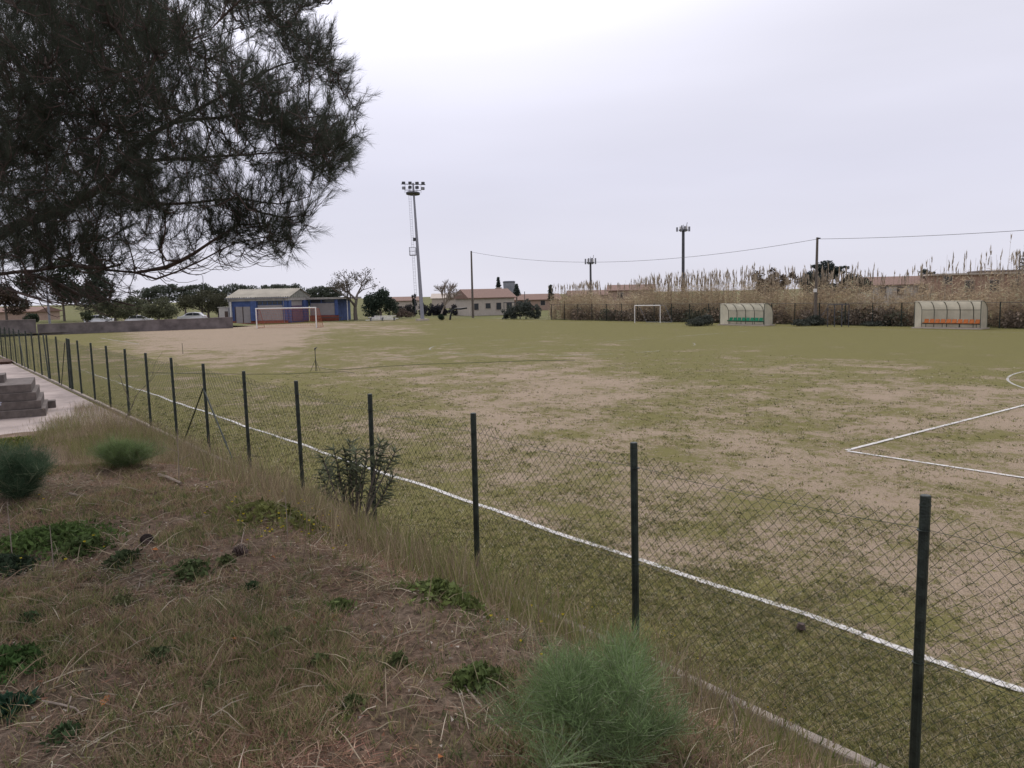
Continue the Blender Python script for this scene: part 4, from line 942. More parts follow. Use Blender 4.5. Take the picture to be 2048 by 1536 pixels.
# training goal on the far side
gl = at(1269.5, 645.5); gr = at(1320.5, 646); gd = gr - gl; hw = np.linalg.norm(gd[:2]) / 2
tg = empty('small_goal', 'small white training goal without net by the far fence', 'goal', (*(gl + gr)[:2] / 2, 0), math.atan2(gd[1], gd[0]))
for s_ in (-1, 1): MB().tube([(s_ * hw, 0, 0), (s_ * hw, 0, 2.0)], .055, 8).build('post', m_white, tg); MB().tube([(s_ * hw, 0, 2.0), (s_ * hw + .35, .45, 1.95), (s_ * hw + .9, 1.1, .05)], .03, 6).build('back_stay', m_greysteel, tg)
MB().tube([(-hw, 0, 2.0), (hw, 0, 2.0)], .055, 8).build('crossbar', m_white, tg)
MB().tube([(-hw + .9, 1.1, .05), (hw + .9, 1.1, .05)], .03, 6).build('ground_bar', m_greysteel, tg)

# ------------------------------------------------------------------ dugouts
m_poly = mat('yellowed translucent sheet', (.56, .53, .44), .5, .14, 1.2, trans=.5)
m_rib = mat('grey green ribs', (.09, .10, .085), .5, .2, 5)
def dugout(label, pl, pr, nseat, seatm, h, nrib):
    A = at(*pl); B = at(*pr); d = B - A; L_ = np.linalg.norm(d[:2]); rz = math.atan2(d[1], d[0]); t = empty('dugout', label, 'dugout', (A[0], A[1], 0), rz)
    # local x along the front, y away from the pitch
    prof = [(.12, h - .04), (.35, h)] + [(.35 + 1.15 * math.sin(R(a)), h - 1.0 + 1.0 * math.cos(R(a))) for a in (12, 25, 38, 51, 64, 77, 90)] + [(1.5, .05)]
    n = 24
    for s in range(nrib - 1):
        x0, x1 = L_ * s / (nrib - 1), L_ * (s + 1) / (nrib - 1); m = MB()
        for k in range(len(prof) - 1):
            a, b = prof[k], prof[k + 1]; m.quad((x0 + .02, a[0], a[1]), (x1 - .02, a[0], a[1]), (x1 - .02, b[0], b[1]), (x0 + .02, b[0], b[1]))
        m.build('back_panel', m_poly, t)
    for k in range(nrib): x = L_ * k / (nrib - 1); MB().tube([(x, p[0] - .02, p[1] - .02) for p in prof], .032, 5).build('rib', m_rib, t)
    for x in (0, L_):
        MB().poly([(x, .10, 0.02)] + [(x, p[0], p[1]) for p in prof] ).build('end_panel', m_poly, t); MB().tube([(x, .1, 0), (x, .1, h - .06)], .035, 5).build('end_post', m_rib, t)
    for z in (h * .66,): MB().tube([(0, 1.47, z), (L_, 1.47, z)], .02, 4).build('rail', m_rib, t)
    MB().tube([(0, .08, h - .05), (L_, .08, h - .05)], .03, 4).build('front_rail', m_poly, t)
    MB().box((L_ / 2, .95, .38), (L_ - .6, .08, .08)).build('seat_beam', m_rib, t)
    sw = (L_ - .7) / nseat
    for k in range(nseat):
        x = .35 + sw * (k + .5); st_ = MB(); w = sw * .40
        pr_ = [(.70, .44), (.72, .48), (1.0, .46), (1.08, .50), (1.16, .76), (1.20, .76), (1.13, .44), (1.0, .42)]
        st_.prism(pr_, 'x', x - w, x + w).build('seat', seatm, t, bevel=.015)
    MB().box((L_ / 2, .8, .03), (L_ + .3, 1.8, .1)).build('floor_slab', m_slab, t)
    for q in range(4): MB().tube([(.6 + (L_ - 1.2) * q / 3, .95, 0), (.6 + (L_ - 1.2) * q / 3, .95, .38)], .03, 5).build('seat_leg', m_rib, t)
    return t
dugout('smaller dugout with a row of green seats on the far side', (1438.5, 650), (1527, 652), 9, mat('green plastic', (.02, .28, .15), .5, .08, 3), 2.2, 6)
d2 = dugout('larger dugout with a row of orange seats on the far side', (1827, 656.5), (1959, 659), 10, mat('orange plastic', (.62, .20, .06), .5, .1, 3), 2.32, 6)

# ------------------------------------------------------------------ far fence, reeds, brambles
ff = empty('chain_link_fence', 'dark chain link fence along the far side in front of the reeds', 'fence', (-84, 66.2, 0))
fpm = MB().tube([(0, 0, 0), (0, 0, 2.15)], .05, 6)
x = 0; first = None
while x < 82:
    if first is None: first = fpm.build('post', m_dark, ff, loc=(0, 0, 0))
    else:
        o = first.copy(); o.location = (x, 0, 0); col.objects.link(o); o.parent = ff
    if x < 80: link('wire_mesh', panels[int(x) % 5], None, ff, loc=(x, 0, 0))
    x += 2.70
MB().tube([(0, 0, 2.1), (82, 0, 2.1)], .02, 4).build('top_rail', m_dark, ff)
cg = empty('gate_frame', 'dark metal gate frame in the far fence between the two dugouts', 'gate', (0, 0, 0))
a = at(1655, 653); b = at(1697, 654)
cgm = MB()
for px in (1655, 1668.5, 1683, 1697): q = at(px, 653.5); cgm.tube([q, q + (0, 0, 2.05)], .055 if px in (1668.5, 1683) else .04, 5)
cgm.build('post', m_darksteel, cg); MB().tube([at(1655, 653.5) + (0, 0, 2.05), at(1697, 653.5) + (0, 0, 2.05)], .04, 5).build('top_bar', m_darksteel, cg); MB().tube([at(1655, 653.5) + (0, 0, 1.8), at(1642, 653.5) + (0, 0, 1.0)], .03, 5).build('stay', m_darksteel, cg)

m_reed = mat('dry reeds', (1, 1, 1), .85, .15, .3, tint=True, trans=.35, spec=.1)
def reeds():
    n = 5200; X = rng.uniform(-86, 6, n); X = X[(X < 6)]; n = len(X); Y = 67.2 + rng.random(n) ** 1.3 * 6.5 - np.clip((X + 60) * .0, 0, 0)
    px, py, dz = project(np.stack([X, Y, 0 * X], 1))
    gap = ((px > 1195) & (px < 1262) & (rng.random(n) < .55)) | (px < 1078); ok = ~gap; X, Y, px = X[ok], Y[ok], px[ok]; n = len(X)
    H = np.interp(px, [1070, 1100, 1180, 1230, 1290, 1480, 1740, 1790, 1860, 1900, 2048, 2400], [3.4, 4.4, 4.7, 4.2, 5.1, 5.5, 4.9, 4.7, 4.9, 5.6, 6.1, 6.3])
    cl = fbm(X * .7, Y * .7, 3); H = H * rng.uniform(.62, 1.06, n) * (.86 + .28 * cl); H = H * np.where((px > 1850) & (rng.random(n) < .15), 1.12, 1); H = np.where((rng.random(n) < np.interp(px, [1400, 1520, 1720, 1760], [.1, .35, .4, .62])), H * .66, H)
    base = np.stack([X, Y, 0 * X], 1); lean = np.stack([rng.normal(.02, .055, n), rng.normal(0, .05, n), np.ones(n)], 1) * H[:, None]; tip = base + lean
    acc = Acc(1.12); shade = rng.uniform(.7, 1.2, (n, 1))
    V, Fc = tubes_np(base, tip, np.full(n, .016), np.full(n, .008), 3); acc.add(V, Fc, np.repeat(np.array([[.46, .37, .27]]) * shade, 1, 0), 6)
    # hanging leaves
    k = 21; u = rng.random((n, k)) ** 1.0 * .80; b = base[:, None, :] + lean[:, None, :] * u[..., None]; a = rng.random((n, k)) * 6.28
    L_ = rng.uniform(.25, .65, (n, k)); vec = np.stack([np.cos(a) * L_, np.sin(a) * L_, L_ * rng.uniform(-.5, .9, (n, k))], 2)
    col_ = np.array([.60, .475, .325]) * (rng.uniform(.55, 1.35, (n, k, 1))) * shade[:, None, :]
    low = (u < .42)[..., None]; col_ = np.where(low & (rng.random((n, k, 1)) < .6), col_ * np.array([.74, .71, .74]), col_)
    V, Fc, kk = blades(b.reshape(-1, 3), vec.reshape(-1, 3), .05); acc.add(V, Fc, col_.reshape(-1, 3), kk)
    # plumes
    hasp = rng.random(n) < np.where(H > 4.2, .62, .05); P = tip[hasp]; D = lean[hasp] / H[hasp][:, None]; mth = len(P); k = 9
    D = D + rng.normal(size=(mth, 3)) * .07
    b = P[:, None, :] + D[:, None, :] * (rng.uniform(-.45, .15, (mth, k, 1))); vec = D[:, None, :] * rng.uniform(.25, .5, (mth, k, 1)) + rng.normal(size=(mth, k, 3)) * .055
    col_ = np.array([.38, .32, .25]) * rng.uniform(.75, 1.25, (mth, 1, 1)) * np.ones((1, k, 1))
    V, Fc, kk = blades(b.reshape(-1, 3), vec.reshape(-1, 3), .085); acc.add(V, Fc, col_.reshape(-1, 3), kk)
    tag(link('reed_bed', acc.mesh('reed_bed'), m_reed), 'tall dry brown reeds with feathery plumes along the far side', 'reeds', kind='stuff')
reeds()
def brambles():
    P = []; T_ = []
    for k in range(150):
        x = random.uniform(-83, 5); y = random.uniform(66.5, 68.2); q = ell_pts(190, (x, y, .5), (1.2, .8, random.uniform(.6, 1.5)), .2); P.append(q)
        T_.append(np.tile(np.array(random.choice([(.24, .19, .15), (.22, .18, .14), (.14, .14, .10), (.28, .215, .16)])), (190, 1)))
    P = np.concatenate(P); T_ = np.concatenate(T_); T_ = T_[P[:, 2] > .02]; P = P[P[:, 2] > .02]
    tag(link('bramble_thicket', leafmesh('bramble_thicket', P, .16, T_, .4), m_leaf), 'dark tangled brambles behind the far chain link fence', 'brambles', kind='stuff')
brambles()
for i, (x, y, hw, lb) in enumerate([(1620, 630, 26, 'dark low bush at the foot of the taller utility pole'), (1760, 635, 26, 'dark low bush left of the orange seat dugout'), (2010, 632, 26, 'dark low bush right of the orange seat dugout'), (1400, 628, 24, 'dark low bush left of the green seat dugout')]):
    T('low_bush', lb, 'bush', x, float(project(at(x, 653))[2]) + 1.5, [(x - 10, y + 6, 654, hw), (x + 12, y, 654, hw * .8)], 1300, .13, (.05, .055, .045), trunk=.04)

# ------------------------------------------------------------------ odd things around the far left corner
def box_thing(name, label, cat, P, d, rz, m_): return tag(MB().box((0, 0, d[2] / 2), d).build(name, m_, loc=P, rot=(0, 0, rz), bevel=.02), label, cat)
bp_ = empty('stacked_benches', 'low pile of white beams lying on the grass under the open tree', 'benches', colm(765, 122, 0), AZ)
for k in range(4): MB().box((random.uniform(-.4, .4), k * .3, .15 + .18 * k), (4.6 - k * .4, .2, .1)).build('beam', m_white, bp_)
for x in (-1.8, 0, 1.8): MB().box((x, .3, .25), (.12, 1.0, .5)).build('support', m_darksteel, bp_)
pb = colm(900, 119, 0)
tag(MB().tube([(0, 0, 0), tuple(.1 * RT[:2]) + (.6,), tuple(.35 * RT[:2]) + (1.35,), tuple(.8 * RT[:2]) + (1.65,), tuple(1.6 * RT[:2]) + (1.62,), tuple(2.6 * RT[:2]) + (1.75,)], [.16, .14, .13, .13, .15, .13], 8).build('black_pipe', mat('black plastic', (.012, .012, .014), .5, .2, 4), loc=pb), 'black bent pipe sticking up beside the bare tree', 'pipe')
T('dry_bush', 'reddish dry bush at the edge between mast and hedge', 'bush', 800, 135, [(800, 616, 636, 16), (818, 622, 638, 12)], 900, .15, (.10, .075, .06), trunk=.04)

# sprinkler stands and pipes on the pitch
def sprinkler(label, px, py, h):
    b = at(px, py); t = empty('sprinkler_stand', label, 'sprinkler', (b[0], b[1], 0)); MB().tube([(0, 0, 0), (0, 0, h)], .02, 6).build('riser', m_dark, t); MB().tube([(0, 0, h), (.0, 0, h + .08), (.12, .05, h + .14)], [.035, .04, .02], 6).build('nozzle', m_darksteel, t)
    for k in range(3):
        a = k * 2.09 + .4; MB().tube([(0, 0, h * .55), (.28 * math.cos(a), .28 * math.sin(a), 0)], .011, 4).build('leg', m_dark, t)
sprinkler('tripod sprinkler standing on the pitch near the halfway line', 632, 742, 1.05)
b = at(366, 708); tag(MB().tube([(0, 0, 0), (-.05, 0, .75)], .016, 5).build('thin_stake', m_dark, loc=(b[0], b[1], 0)), 'thin dark stake on the pitch left of the tripod sprinkler', 'stake')
def hose(label, pts, r=.010):
    P = [at(*p) for p in pts]; P = [(q[0], q[1], .045) for q in P]; tag(MB().tube(P, r, 5).build('irrigation_hose', m_dark), label, 'hose')
hose('dark irrigation hose ending in front of the tripod sprinkler', [(290, 747), (400, 749), (480, 750), (560, 750), (630, 747), (690, 745), (709, 748)])
hose('dark irrigation hose running from the tripod sprinkler across the pitch', [(640, 737), (655, 740), (672, 742), (700, 740), (760, 735), (850, 730), (950, 727), (1060, 723), (1150, 722)])

# ------------------------------------------------------------------ bleacher steps on the path
stb = at(84, 833); bl = empty('concrete_steps', 'stepped grey concrete seating beside the path at the left edge', 'steps', (stb[0], stb[1], 0), R(-9.0))
# each riser faces the camera side (+X); steps climb away towards -X and run towards -Y
for k in range(4):
    MB().box((-.10 * k - 1.4, -2.6 + .06 * k * 0, .13 + .266 * k), (2.8 - .0, 5.2 - .02 * k, .266)).build('step', m_block, bl, bevel=.012)
    o = [x for x in col.objects if x.parent == bl][-1]; o.location = (0, .12 - .12 * k * .9, 0)
MB().box((-2.0, -4.25, 1.06 + .13), (1.0, 6.4, .26)).build('seat_block', m_block, bl, bevel=.012, loc=(0, 0, 0))
b = at(92, 816); tag(MB().box((0, 0, .13), (.45, .62, .26)).build('concrete_block', m_block, loc=(b[0], b[1], 0), rot=(0, 0, R(-9)), bevel=.01), 'single concrete block lying beside the lowest step', 'block')
# rubbish at the left edge by the steps
b = at(8, 832)
rb = empty('rubbish_bag', 'crumpled dark and white bag against the steps at left edge', 'bag', (b[0] + .6, b[1], 0))
def lump(r, seed, sq=(1, 1, 1)):
    bm = bmesh.new(); bmesh.ops.create_icosphere(bm, subdivisions=3, radius=r); rg = np.random.default_rng(seed); ph = rg.random((3, 6)) * 6
    for v in bm.verts:
        n = sum(math.sin(v.co[a] / r * (3 + 2 * a + k) + ph[a][k]) for a in range(3) for k in range(3)) / 9; v.co *= 1 + .28 * n
        v.co.x *= sq[0]; v.co.y *= sq[1]; v.co.z *= sq[2]
    me = bpy.data.meshes.new('lump'); bm.to_mesh(me); bm.free(); return me
link('dark_bag', lump(.24, 3, (1, 1, 1.1)), mat('dark red plastic', (.05, .02, .03), .5, .3, 4), rb, loc=(0, 0, .33)); link('pale_cloth', lump(.12, 5, (1, 1.2, .6)), mat('white cloth', (.42, .43, .5), .8, .1, 4), rb, loc=(.12, -.15, .48))
b = at(8, 727); link_o = link('debris_pile', lump(.5, 9, (2.2, 1.0, .35)), mat('brown debris', (.10, .06, .045), .9, .4, 6)); link_o.location = (b[0], b[1], .12); tag(link_o, 'low heap of brown debris at the far end of the path', 'debris')

# ------------------------------------------------------------------ growth on the bank and the pitch
def on_bank(n, x0, x1, y0, y1):
    X = rng.uniform(x0, x1, n); Y = rng.uniform(y0, y1, n); return X, Y
def visible(X, Y, Z, m=60):
    px, py, dz = project(np.stack([X, Y, Z], 1)); return (dz > .8) & (px > -m) & (px < 2048 + m) & (py < 1536 + 2.5 * m) & (py > 300), dz
def scatter(n, x0, x1, y0, y1, dens, zf=bank_z, lod=4.0):
    X, Y = on_bank(n, x0, x1, y0, y1); Z = zf(X, Y); v, dz = visible(X, Y, Z); keep = v & (rng.random(n) < dens(X, Y)) & (rng.random(n) < np.clip(lod / np.maximum(dz, .1), 0, 1) ** 1.2)
    return np.stack([X[keep], Y[keep], Z[keep]], 1), dz[keep]
def choose(n, cols, w): c = np.array(cols); return c[rng.choice(len(c), n, p=np.array(w) / np.sum(w))]

def litter():
    acc = Acc(1.8)
    P, dz = scatter(900000, -16, 2, -9, -.25, lambda X, Y: .10 + .9 * np.clip((fbm(X * 1.3, Y * 1.3) - .40) / .2, 0, 1), lod=3.2)
    P = P[rng.permutation(len(P))]
    P = P[:110000]; n = len(P); a = rng.random(n) * 6.28; L_ = rng.uniform(.04, .12, n); vec = np.stack([np.cos(a) * L_, np.sin(a) * L_, rng.uniform(-.012, .03, n)], 1); P[:, 2] += rng.uniform(.0, .022, n)
    c = choose(n, [(.19, .12, .088), (.14, .09, .07), (.27, .21, .15), (.12, .10, .06), (.32, .28, .21)], [4, 3, 3, 3, 1]) * rng.uniform(.6, 1.35, (n, 1)); c = c * (np.array([1, 1, 1]) + (fbm(P[:, 0] * .9 + 40, P[:, 1] * .9)[:, None] - .5) * np.array([.4, -.3, -.4]))
    V, Fc, k = blades(P, vec, .0035); acc.add(V, Fc, c, k)
    P, dz = scatter(60000, -16, 2, -9, -.25, lambda X, Y: .5 + 0 * X, lod=4); P = P[:5000]; n = len(P); a = rng.random(n) * 6.28; L_ = rng.uniform(.008, .030, n); P[:, 2] += .012
    vec = np.stack([np.cos(a) * L_, np.sin(a) * L_, rng.uniform(-.004, .012, n)], 1); V, Fc, k = blades(P, vec, .014); acc.add(V, Fc, choose(n, [(.30, .27, .23), (.16, .08, .05), (.05, .04, .03), (.24, .17, .10)], [2, 2, 3, 2]), k)
    tag(link('pine_litter', acc.mesh('pine_litter'), m_blade), 'fallen brown pine needles covering the earth bank', 'needle litter', kind='stuff')
litter()
def bank_grass():
    acc = Acc(1.75)
    # short green and olive tufts in patches
    P, dz = scatter(420000, -16, 2, -9, -.2, lambda X, Y: np.clip((fbm(X * .9 + 4, Y * .9 + 2) - .46) * 4.5, 0.07, 1), lod=4)
    P = P[rng.permutation(len(P))[:30000]]; n = len(P); k = 7
    B = np.repeat(P, k, 0) + np.concatenate([rng.normal(size=(n * k, 2)) * .018, np.zeros((n * k, 1))], 1); h = np.repeat(rng.uniform(.025, .075, n), k) * rng.uniform(.6, 1.2, n * k)
    vec = np.stack([rng.normal(0, .5, n * k) * h, rng.normal(0, .5, n * k) * h, h], 1); c = np.repeat(choose(n, [(.09, .105, .038), (.14, .145, .055), (.21, .175, .10), (.20, .135, .095), (.065, .09, .033)], [2, 2, 3.5, 4, 1.5]), k, 0) * rng.uniform(.7, 1.3, (n * k, 1))
    V, Fc, kk = blades(B, vec, .0055); acc.add(V, Fc, c, kk)
    # long lying straw
    P, dz = scatter(60000, -16, 2, -9, -.25, lambda X, Y: .5 + 0 * X, lod=4); P = P[rng.permutation(len(P))[:3600]]; n = len(P); a = rng.random(n) * 6.28; L_ = rng.uniform(.08, .26, n); P[:, 2] += .012
    vec = np.stack([np.cos(a) * L_, np.sin(a) * L_, rng.uniform(-.02, .10, n)], 1); V, Fc, kk = blades(P, vec, .005, bend=.08); acc.add(V, Fc, choose(n, [(.24, .20, .14), (.18, .13, .09), (.30, .26, .2)], [3, 3, 1]) * rng.uniform(.7, 1.2, (n, 1)), kk)
    tag(link('bank_grass', acc.mesh('bank_grass'), m_blade), 'short olive grass and straw scattered over the bank', 'grass', kind='stuff')
bank_grass()
def tall_grass():
    acc = Acc(1.55)
    def dens(X, Y):
        c = -1.6 - .5 * (fbm(X * .5, Y * 0) - .5) * 2; d = np.exp(-((Y - c) / .85) ** 2)
        d = np.maximum(d * 1.0, .9 * ((Y > -.75) & (Y < -.1) & (X < -8.6))); d = np.where((Y > -.42) & (X > -8.6), .06, d); d = np.where(X > -4.8, d * .5, d); d = np.where((Y > -.8) & (X > -8.6), d * .55, d)
        d = d * np.clip(.35 + 1.1 * fbm(X * 1.2 + 7, Y * 1.2), 0, 1)
        d = np.where(X < -10.5, np.maximum(d, .85 * (Y > -2.6 - .0 * X) * (fbm(X * .5, Y * .8 + 3) > .33)), d); d = np.where(X < -22, np.maximum(d * np.clip((X + 25.5) / 3, 0, 1), .7 * ((X > -31) & (Y > -.9 - .25 * np.clip(X + 31, 0, 9) * fbm(X * 1.5, Y * 1.5) * 2))), d)
        return np.clip(d, 0, 1)
    P, dz = scatter(1100000, -31, 1.5, -4.6, -.10, dens, lod=6.5)
    P = P[rng.permutation(len(P))[:62000]]; n = len(P); fade = np.where((P[:, 1] > -.8) & (P[:, 0] > -7.5), .6, 1.15) * np.where(P[:, 0] > -2.6, .55, 1)
    h = rng.uniform(.10, .40, n) * fade * (.6 + .8 * fbm(P[:, 0] * .9, P[:, 1] * .9 + 11)); vec = np.stack([rng.normal(.05, .28, n) * h, rng.normal(0, .28, n) * h, h], 1)
    gr = fbm(P[:, 0] * .8 + 20, P[:, 1] * .8) > np.where(P[:, 0] > -5, .40, .54)
    c = choose(n, [(.21, .165, .105), (.28, .235, .15), (.17, .13, .09), (.16, .155, .07)], [4, 3, 3, 2]); cg = choose(n, [(.11, .13, .04), (.16, .16, .06), (.20, .17, .09)], [3, 3, 2]); c = np.where(gr[:, None] & (rng.random((n, 1)) < .7), cg, c) * rng.uniform(.65, 1.25, (n, 1))
    V, Fc, kk = blades(P, vec, .0042, bend=.05); acc.add(V, Fc, c, kk)
    # seed heads
    s = rng.random(n) < .12; Q = P[s] + vec[s] * .9; V, Fc, kk = blades(Q, vec[s] * .22 + rng.normal(size=Q.shape) * .01, .010); acc.add(V, Fc, c[s] * .9, kk)
    tag(link('dry_grass', acc.mesh('dry_grass'), m_blade), 'tall dry brown grass along the slope below the fence', 'dry grass', kind='stuff')
tall_grass()
def pitch_grass():
    acc = Acc(1.75)
    def dens(X, Y): return np.clip((cover(X, Y) + (fbm(X * 1.6, Y * 1.6) - .5) * 1.1 + (fbm(X * 6, Y * 6, 2) - .5) * .7 - .36) * 1.1 + .12, .10, 1)
    parts = []
    for (x0, x1, y0, y1, n) in ((-11, 3.4, .1, 7, 260000), (-40, 3.4, .1, 34, 620000)):
        P, dz = scatter(n, x0, x1, y0, y1, (lambda X, Y, y1=y1, x0=x0: dens(X, Y) * np.clip((y1 - Y) / (y1 * .7), 0, 1) * np.clip((X - x0) / (-x0 * .5), 0, 1)), zf=lambda X, Y: 0 * X + .003, lod=6.0); parts.append((P, dz))
    P = np.concatenate([p[0] for p in parts]); dz = np.concatenate([p[1] for p in parts]); n = len(P)
    if n > 90000: s = rng.permutation(n)[:90000]; P, dz = P[s], dz[s]; n = len(P)
    k = 5; sc_ = np.clip(dz / 9, .9, 2.2)
    B = np.repeat(P, k, 0); s2 = np.repeat(sc_, k); B[:, :2] += rng.normal(size=(n * k, 2)) * (.022 * s2)[:, None]; h = rng.uniform(.012, .038, n * k) * s2 ** .5
    vec = np.stack([rng.normal(0, .9, n * k) * h, rng.normal(0, .9, n * k) * h, h], 1)
    c = np.repeat(choose(n, [(.15, .145, .055), (.20, .185, .085), (.27, .225, .14), (.085, .095, .035), (.055, .055, .028), (.30, .27, .20)], [4, 4, 4, 3, 2.0, 1.8]), k, 0) * rng.uniform(.7, 1.3, (n * k, 1))
    V, Fc, kk = blades(B, vec, (.009 * s2)); acc.add(V, Fc, c, kk)
    tag(link('pitch_grass', acc.mesh('pitch_grass'), m_blade), 'sparse worn grass tufts growing on the pitch', 'grass', kind='stuff')
    print('pitch tufts', n)
pitch_grass()
def flowers():
    acc = Acc(); P = []
    spots = [(0, 850, 60, 22), (90, 860, 60, 15), (200, 862, 40, 12), (570, 1055, 70, 30), (640, 1040, 60, 16), (720, 1100, 60, 10), (1180, 1250, 40, 16), (1330, 1290, 30, 8), (1400, 1370, 20, 5), (10, 980, 70, 20), (1550, 1470, 40, 4), (1100, 1290, 60, 8), (560, 1085, 60, 14), (160, 1120, 60, 5)]
    for x, y, s, n in spots:
        for k in range(n):
            px = x + random.gauss(0, s); py = y + random.gauss(0, s * .35)
            # march the view ray to the ground
            for d in np.arange(2.2, 30, .05):
                q = atd(px, py, d)
                if q[2] < bank_z(q[0], q[1]) + .02: P.append(q); break
    P = np.array(P); n = len(P); h = rng.uniform(.05, .2, n); T_ = P + np.stack([rng.normal(0, .02, n), rng.normal(0, .02, n), h], 1)
    V, Fc, k = blades(P - (0, 0, .03), T_ - P + (0, 0, .03), .005); acc.add(V, Fc, np.tile((.10, .12, .04), (n, 1)), k)
    for q in range(5):
        a = q * 1.257; V, Fc, k = blades(T_, np.stack([np.full(n, math.cos(a) * .011), np.full(n, math.sin(a) * .011), np.full(n, .004)], 1), .014); acc.add(V, Fc, np.tile((.62, .50, .05), (n, 1)) * rng.uniform(.7, 1.1, (n, 1)), k)
    tag(link('yellow_flowers', acc.mesh('yellow_flowers'), m_blade), 'tiny yellow wildflowers dotted among the weeds', 'flowers', kind='stuff')
flowers()

def ground_hit(px, py, d0=1.8):
    for d in np.arange(d0, 40, .03):
        q = atd(px, py, d)
        if q[2] < max(bank_z(q[0], q[1]), 0) + .0: return q, d
    return q, d
def fennel(label, px, py, spread, h, n_st, dens, tint, lo=.45, seed=1, n_leaf=8):
    random.seed(seed); q, d = ground_hit(px, py)
    t = empty('fennel_plant', label, 'plant', q); m = MB(); acc = Acc(); BS = []; VC = []; TT = []
    for s in range(n_st):
        a = 2 * math.pi * s / n_st + random.uniform(-.3, .3); o = random.uniform(.02, 1.0) ** .6
        d0 = np.array([math.cos(a) * o * spread, math.sin(a) * o * spread, h * (.98 - .45 * o * o) * random.uniform(.88, 1.05)]) * random.uniform(.62, 1.15)
        cur = lambda u: np.array([d0[0] * u, d0[1] * u, d0[2] * (u ** .8)])
        m.tube([cur(u) for u in (0, .25, .5, .75, .95)], [.010, .008, .006, .004, .002], 5, cap=False)
        for u in np.linspace(lo, 1.0, n_leaf):
            b = cur(u)
            for f in range(4):
                dr = np.array([random.gauss(0, 1), random.gauss(0, 1), random.uniform(.0, 1.4)]) + d0 * .8; dr /= np.linalg.norm(dr); L_ = random.uniform(.12, .24) * (1.1 - .3 * u)
                m.tube([b, b + dr * L_], [.0014, .0008], 3, cap=False)
                k = dens; w = rng.random((k, 1)); bs = b + dr * L_ * w + rng.normal(size=(k, 3)) * .022; vc = dr * .035 + rng.normal(size=(k, 3)) * .026; vc[:, 2] += .012; BS.append(bs); VC.append(vc); TT.append(np.full((k, 1), 1.0) * random.uniform(.6, 1.35) * (.75 + .5 * (b[2] / h)))
    m.build('stems', mat('fennel stem', (.22, .25, .15), .7, .2, 6), t)
    BS = np.concatenate(BS); VC = np.concatenate(VC); n = len(BS); ti = np.array(tint) * rng.uniform(.75, 1.25, (n, 1)) * np.concatenate(TT); V, Fc, k = blades(BS, VC, .0018); acc.add(V, Fc, ti, k)
    tag(link('feathery_leaves', acc.mesh('feathery_leaves'), m_blade, t), kind='stuff'); random.seed(5)
fennel('large feathery green fennel in front of the fence at bottom centre', 1195, 1512, .40, .33, 24, 26, (.175, .250, .105), lo=.64, seed=3)
fennel('dark green feathery fennel at the left edge of the bank', 38, 1000, .36, .46, 30, 46, (.075, .125, .07), lo=.06, seed=4)
fennel('smaller bright green fennel beside the path end', 250, 935, .36, .25, 20, 36, (.18, .25, .10), lo=.12, seed=6)

# low leafy weeds
def weed(label, px, py, r, n, tint, leaf=.03, hgt=.1, kind='weed'):
    q, d = ground_hit(px, py); t = empty(kind + '_plant', label, 'weed', q); P = rng.normal(size=(n, 3)) * np.array([r * .55, r * .55, 1]); P[:, 2] = rng.random(n) * hgt * 1.2 * np.exp(-np.sum(P[:, :2] ** 2, 1) / (r * r * .9))
    P[:, 2] = np.abs(P[:, 2]) * .9 + .01 + np.array([float(z) for z in bank_z(P[:, 0] + q[0], P[:, 1] + q[1])]) - q[2]
    m = MB()
    for k in range(8): a = k * .8; m.tube([(0, 0, -.02), (math.cos(a) * r * .4, math.sin(a) * r * .4, hgt * .5), (math.cos(a) * r * .8, math.sin(a) * r * .8, hgt * .6)], [.004, .003, .002], 3, cap=False)
    m.build('stems', mat('weed stem', (.08, .09, .04), .8, .2, 6), t)
    tag(link('leaves', leafmesh('leaves', P, leaf * .75, np.array(tint) * 1.12, .55, 2.4, up=.3), m_blade, t), kind='stuff')
weed('wide mat of bright green leaves at the left edge', 95, 1085, .36, 2600, (.085, .13, .04), .026, .10)
weed('second green leafy mat just right of the wide mat', 165, 1105, .16, 600, (.07, .10, .035), .026, .09)
weed('dark leafy weed cut by the left edge below the wide mat', 15, 1140, .13, 500, (.04, .06, .035), .03, .08)
weed('yellowish green mat at the path end, left edge', 30, 890, .85, 1800, (.14, .15, .04), .04, .14)
weed('yellowish green mat beside the smaller fennel', 170, 885, .5, 900, (.14, .16, .05), .04, .12)
weed('small leafy weed below the left pine cone', 245, 1125, .09, 220, (.055, .075, .035), .028, .06)
weed('small grey green weed between the two pine cones', 380, 1150, .11, 260, (.09, .12, .05), .03, .06)
weed('bright green grass clump at the left bottom edge', 30, 1335, .16, 700, (.055, .10, .03), .022, .06)
weed('small green weed in the middle of the bank', 320, 1325, .07, 200, (.07, .09, .04), .022, .04)
weed('dark green weed at the bottom left corner', 10, 1420, .10, 300, (.03, .07, .04), .03, .05)
weed('green clump left of the large fennel', 960, 1365, .12, 420, (.09, .12, .04), .025, .08)
weed('bright green clump right of the large fennel', 1385, 1390, .14, 520, (.09, .13, .04), .024, .08)
weed('bright green patch in the dry grass near the third fence post', 900, 1200, .22, 700, (.12, .15, .05), .03, .1)
weed('green clump in the dry grass left of the oleander', 560, 1035, .4, 900, (.14, .15, .05), .035, .10)
weed('small bright weed at the foot of the bank centre', 680, 1225, .07, 200, (.11, .14, .05), .024, .05)
weed('small weed right of the large fennel by the kerb', 1440, 1425, .14, 420, (.10, .13, .05), .026, .08)
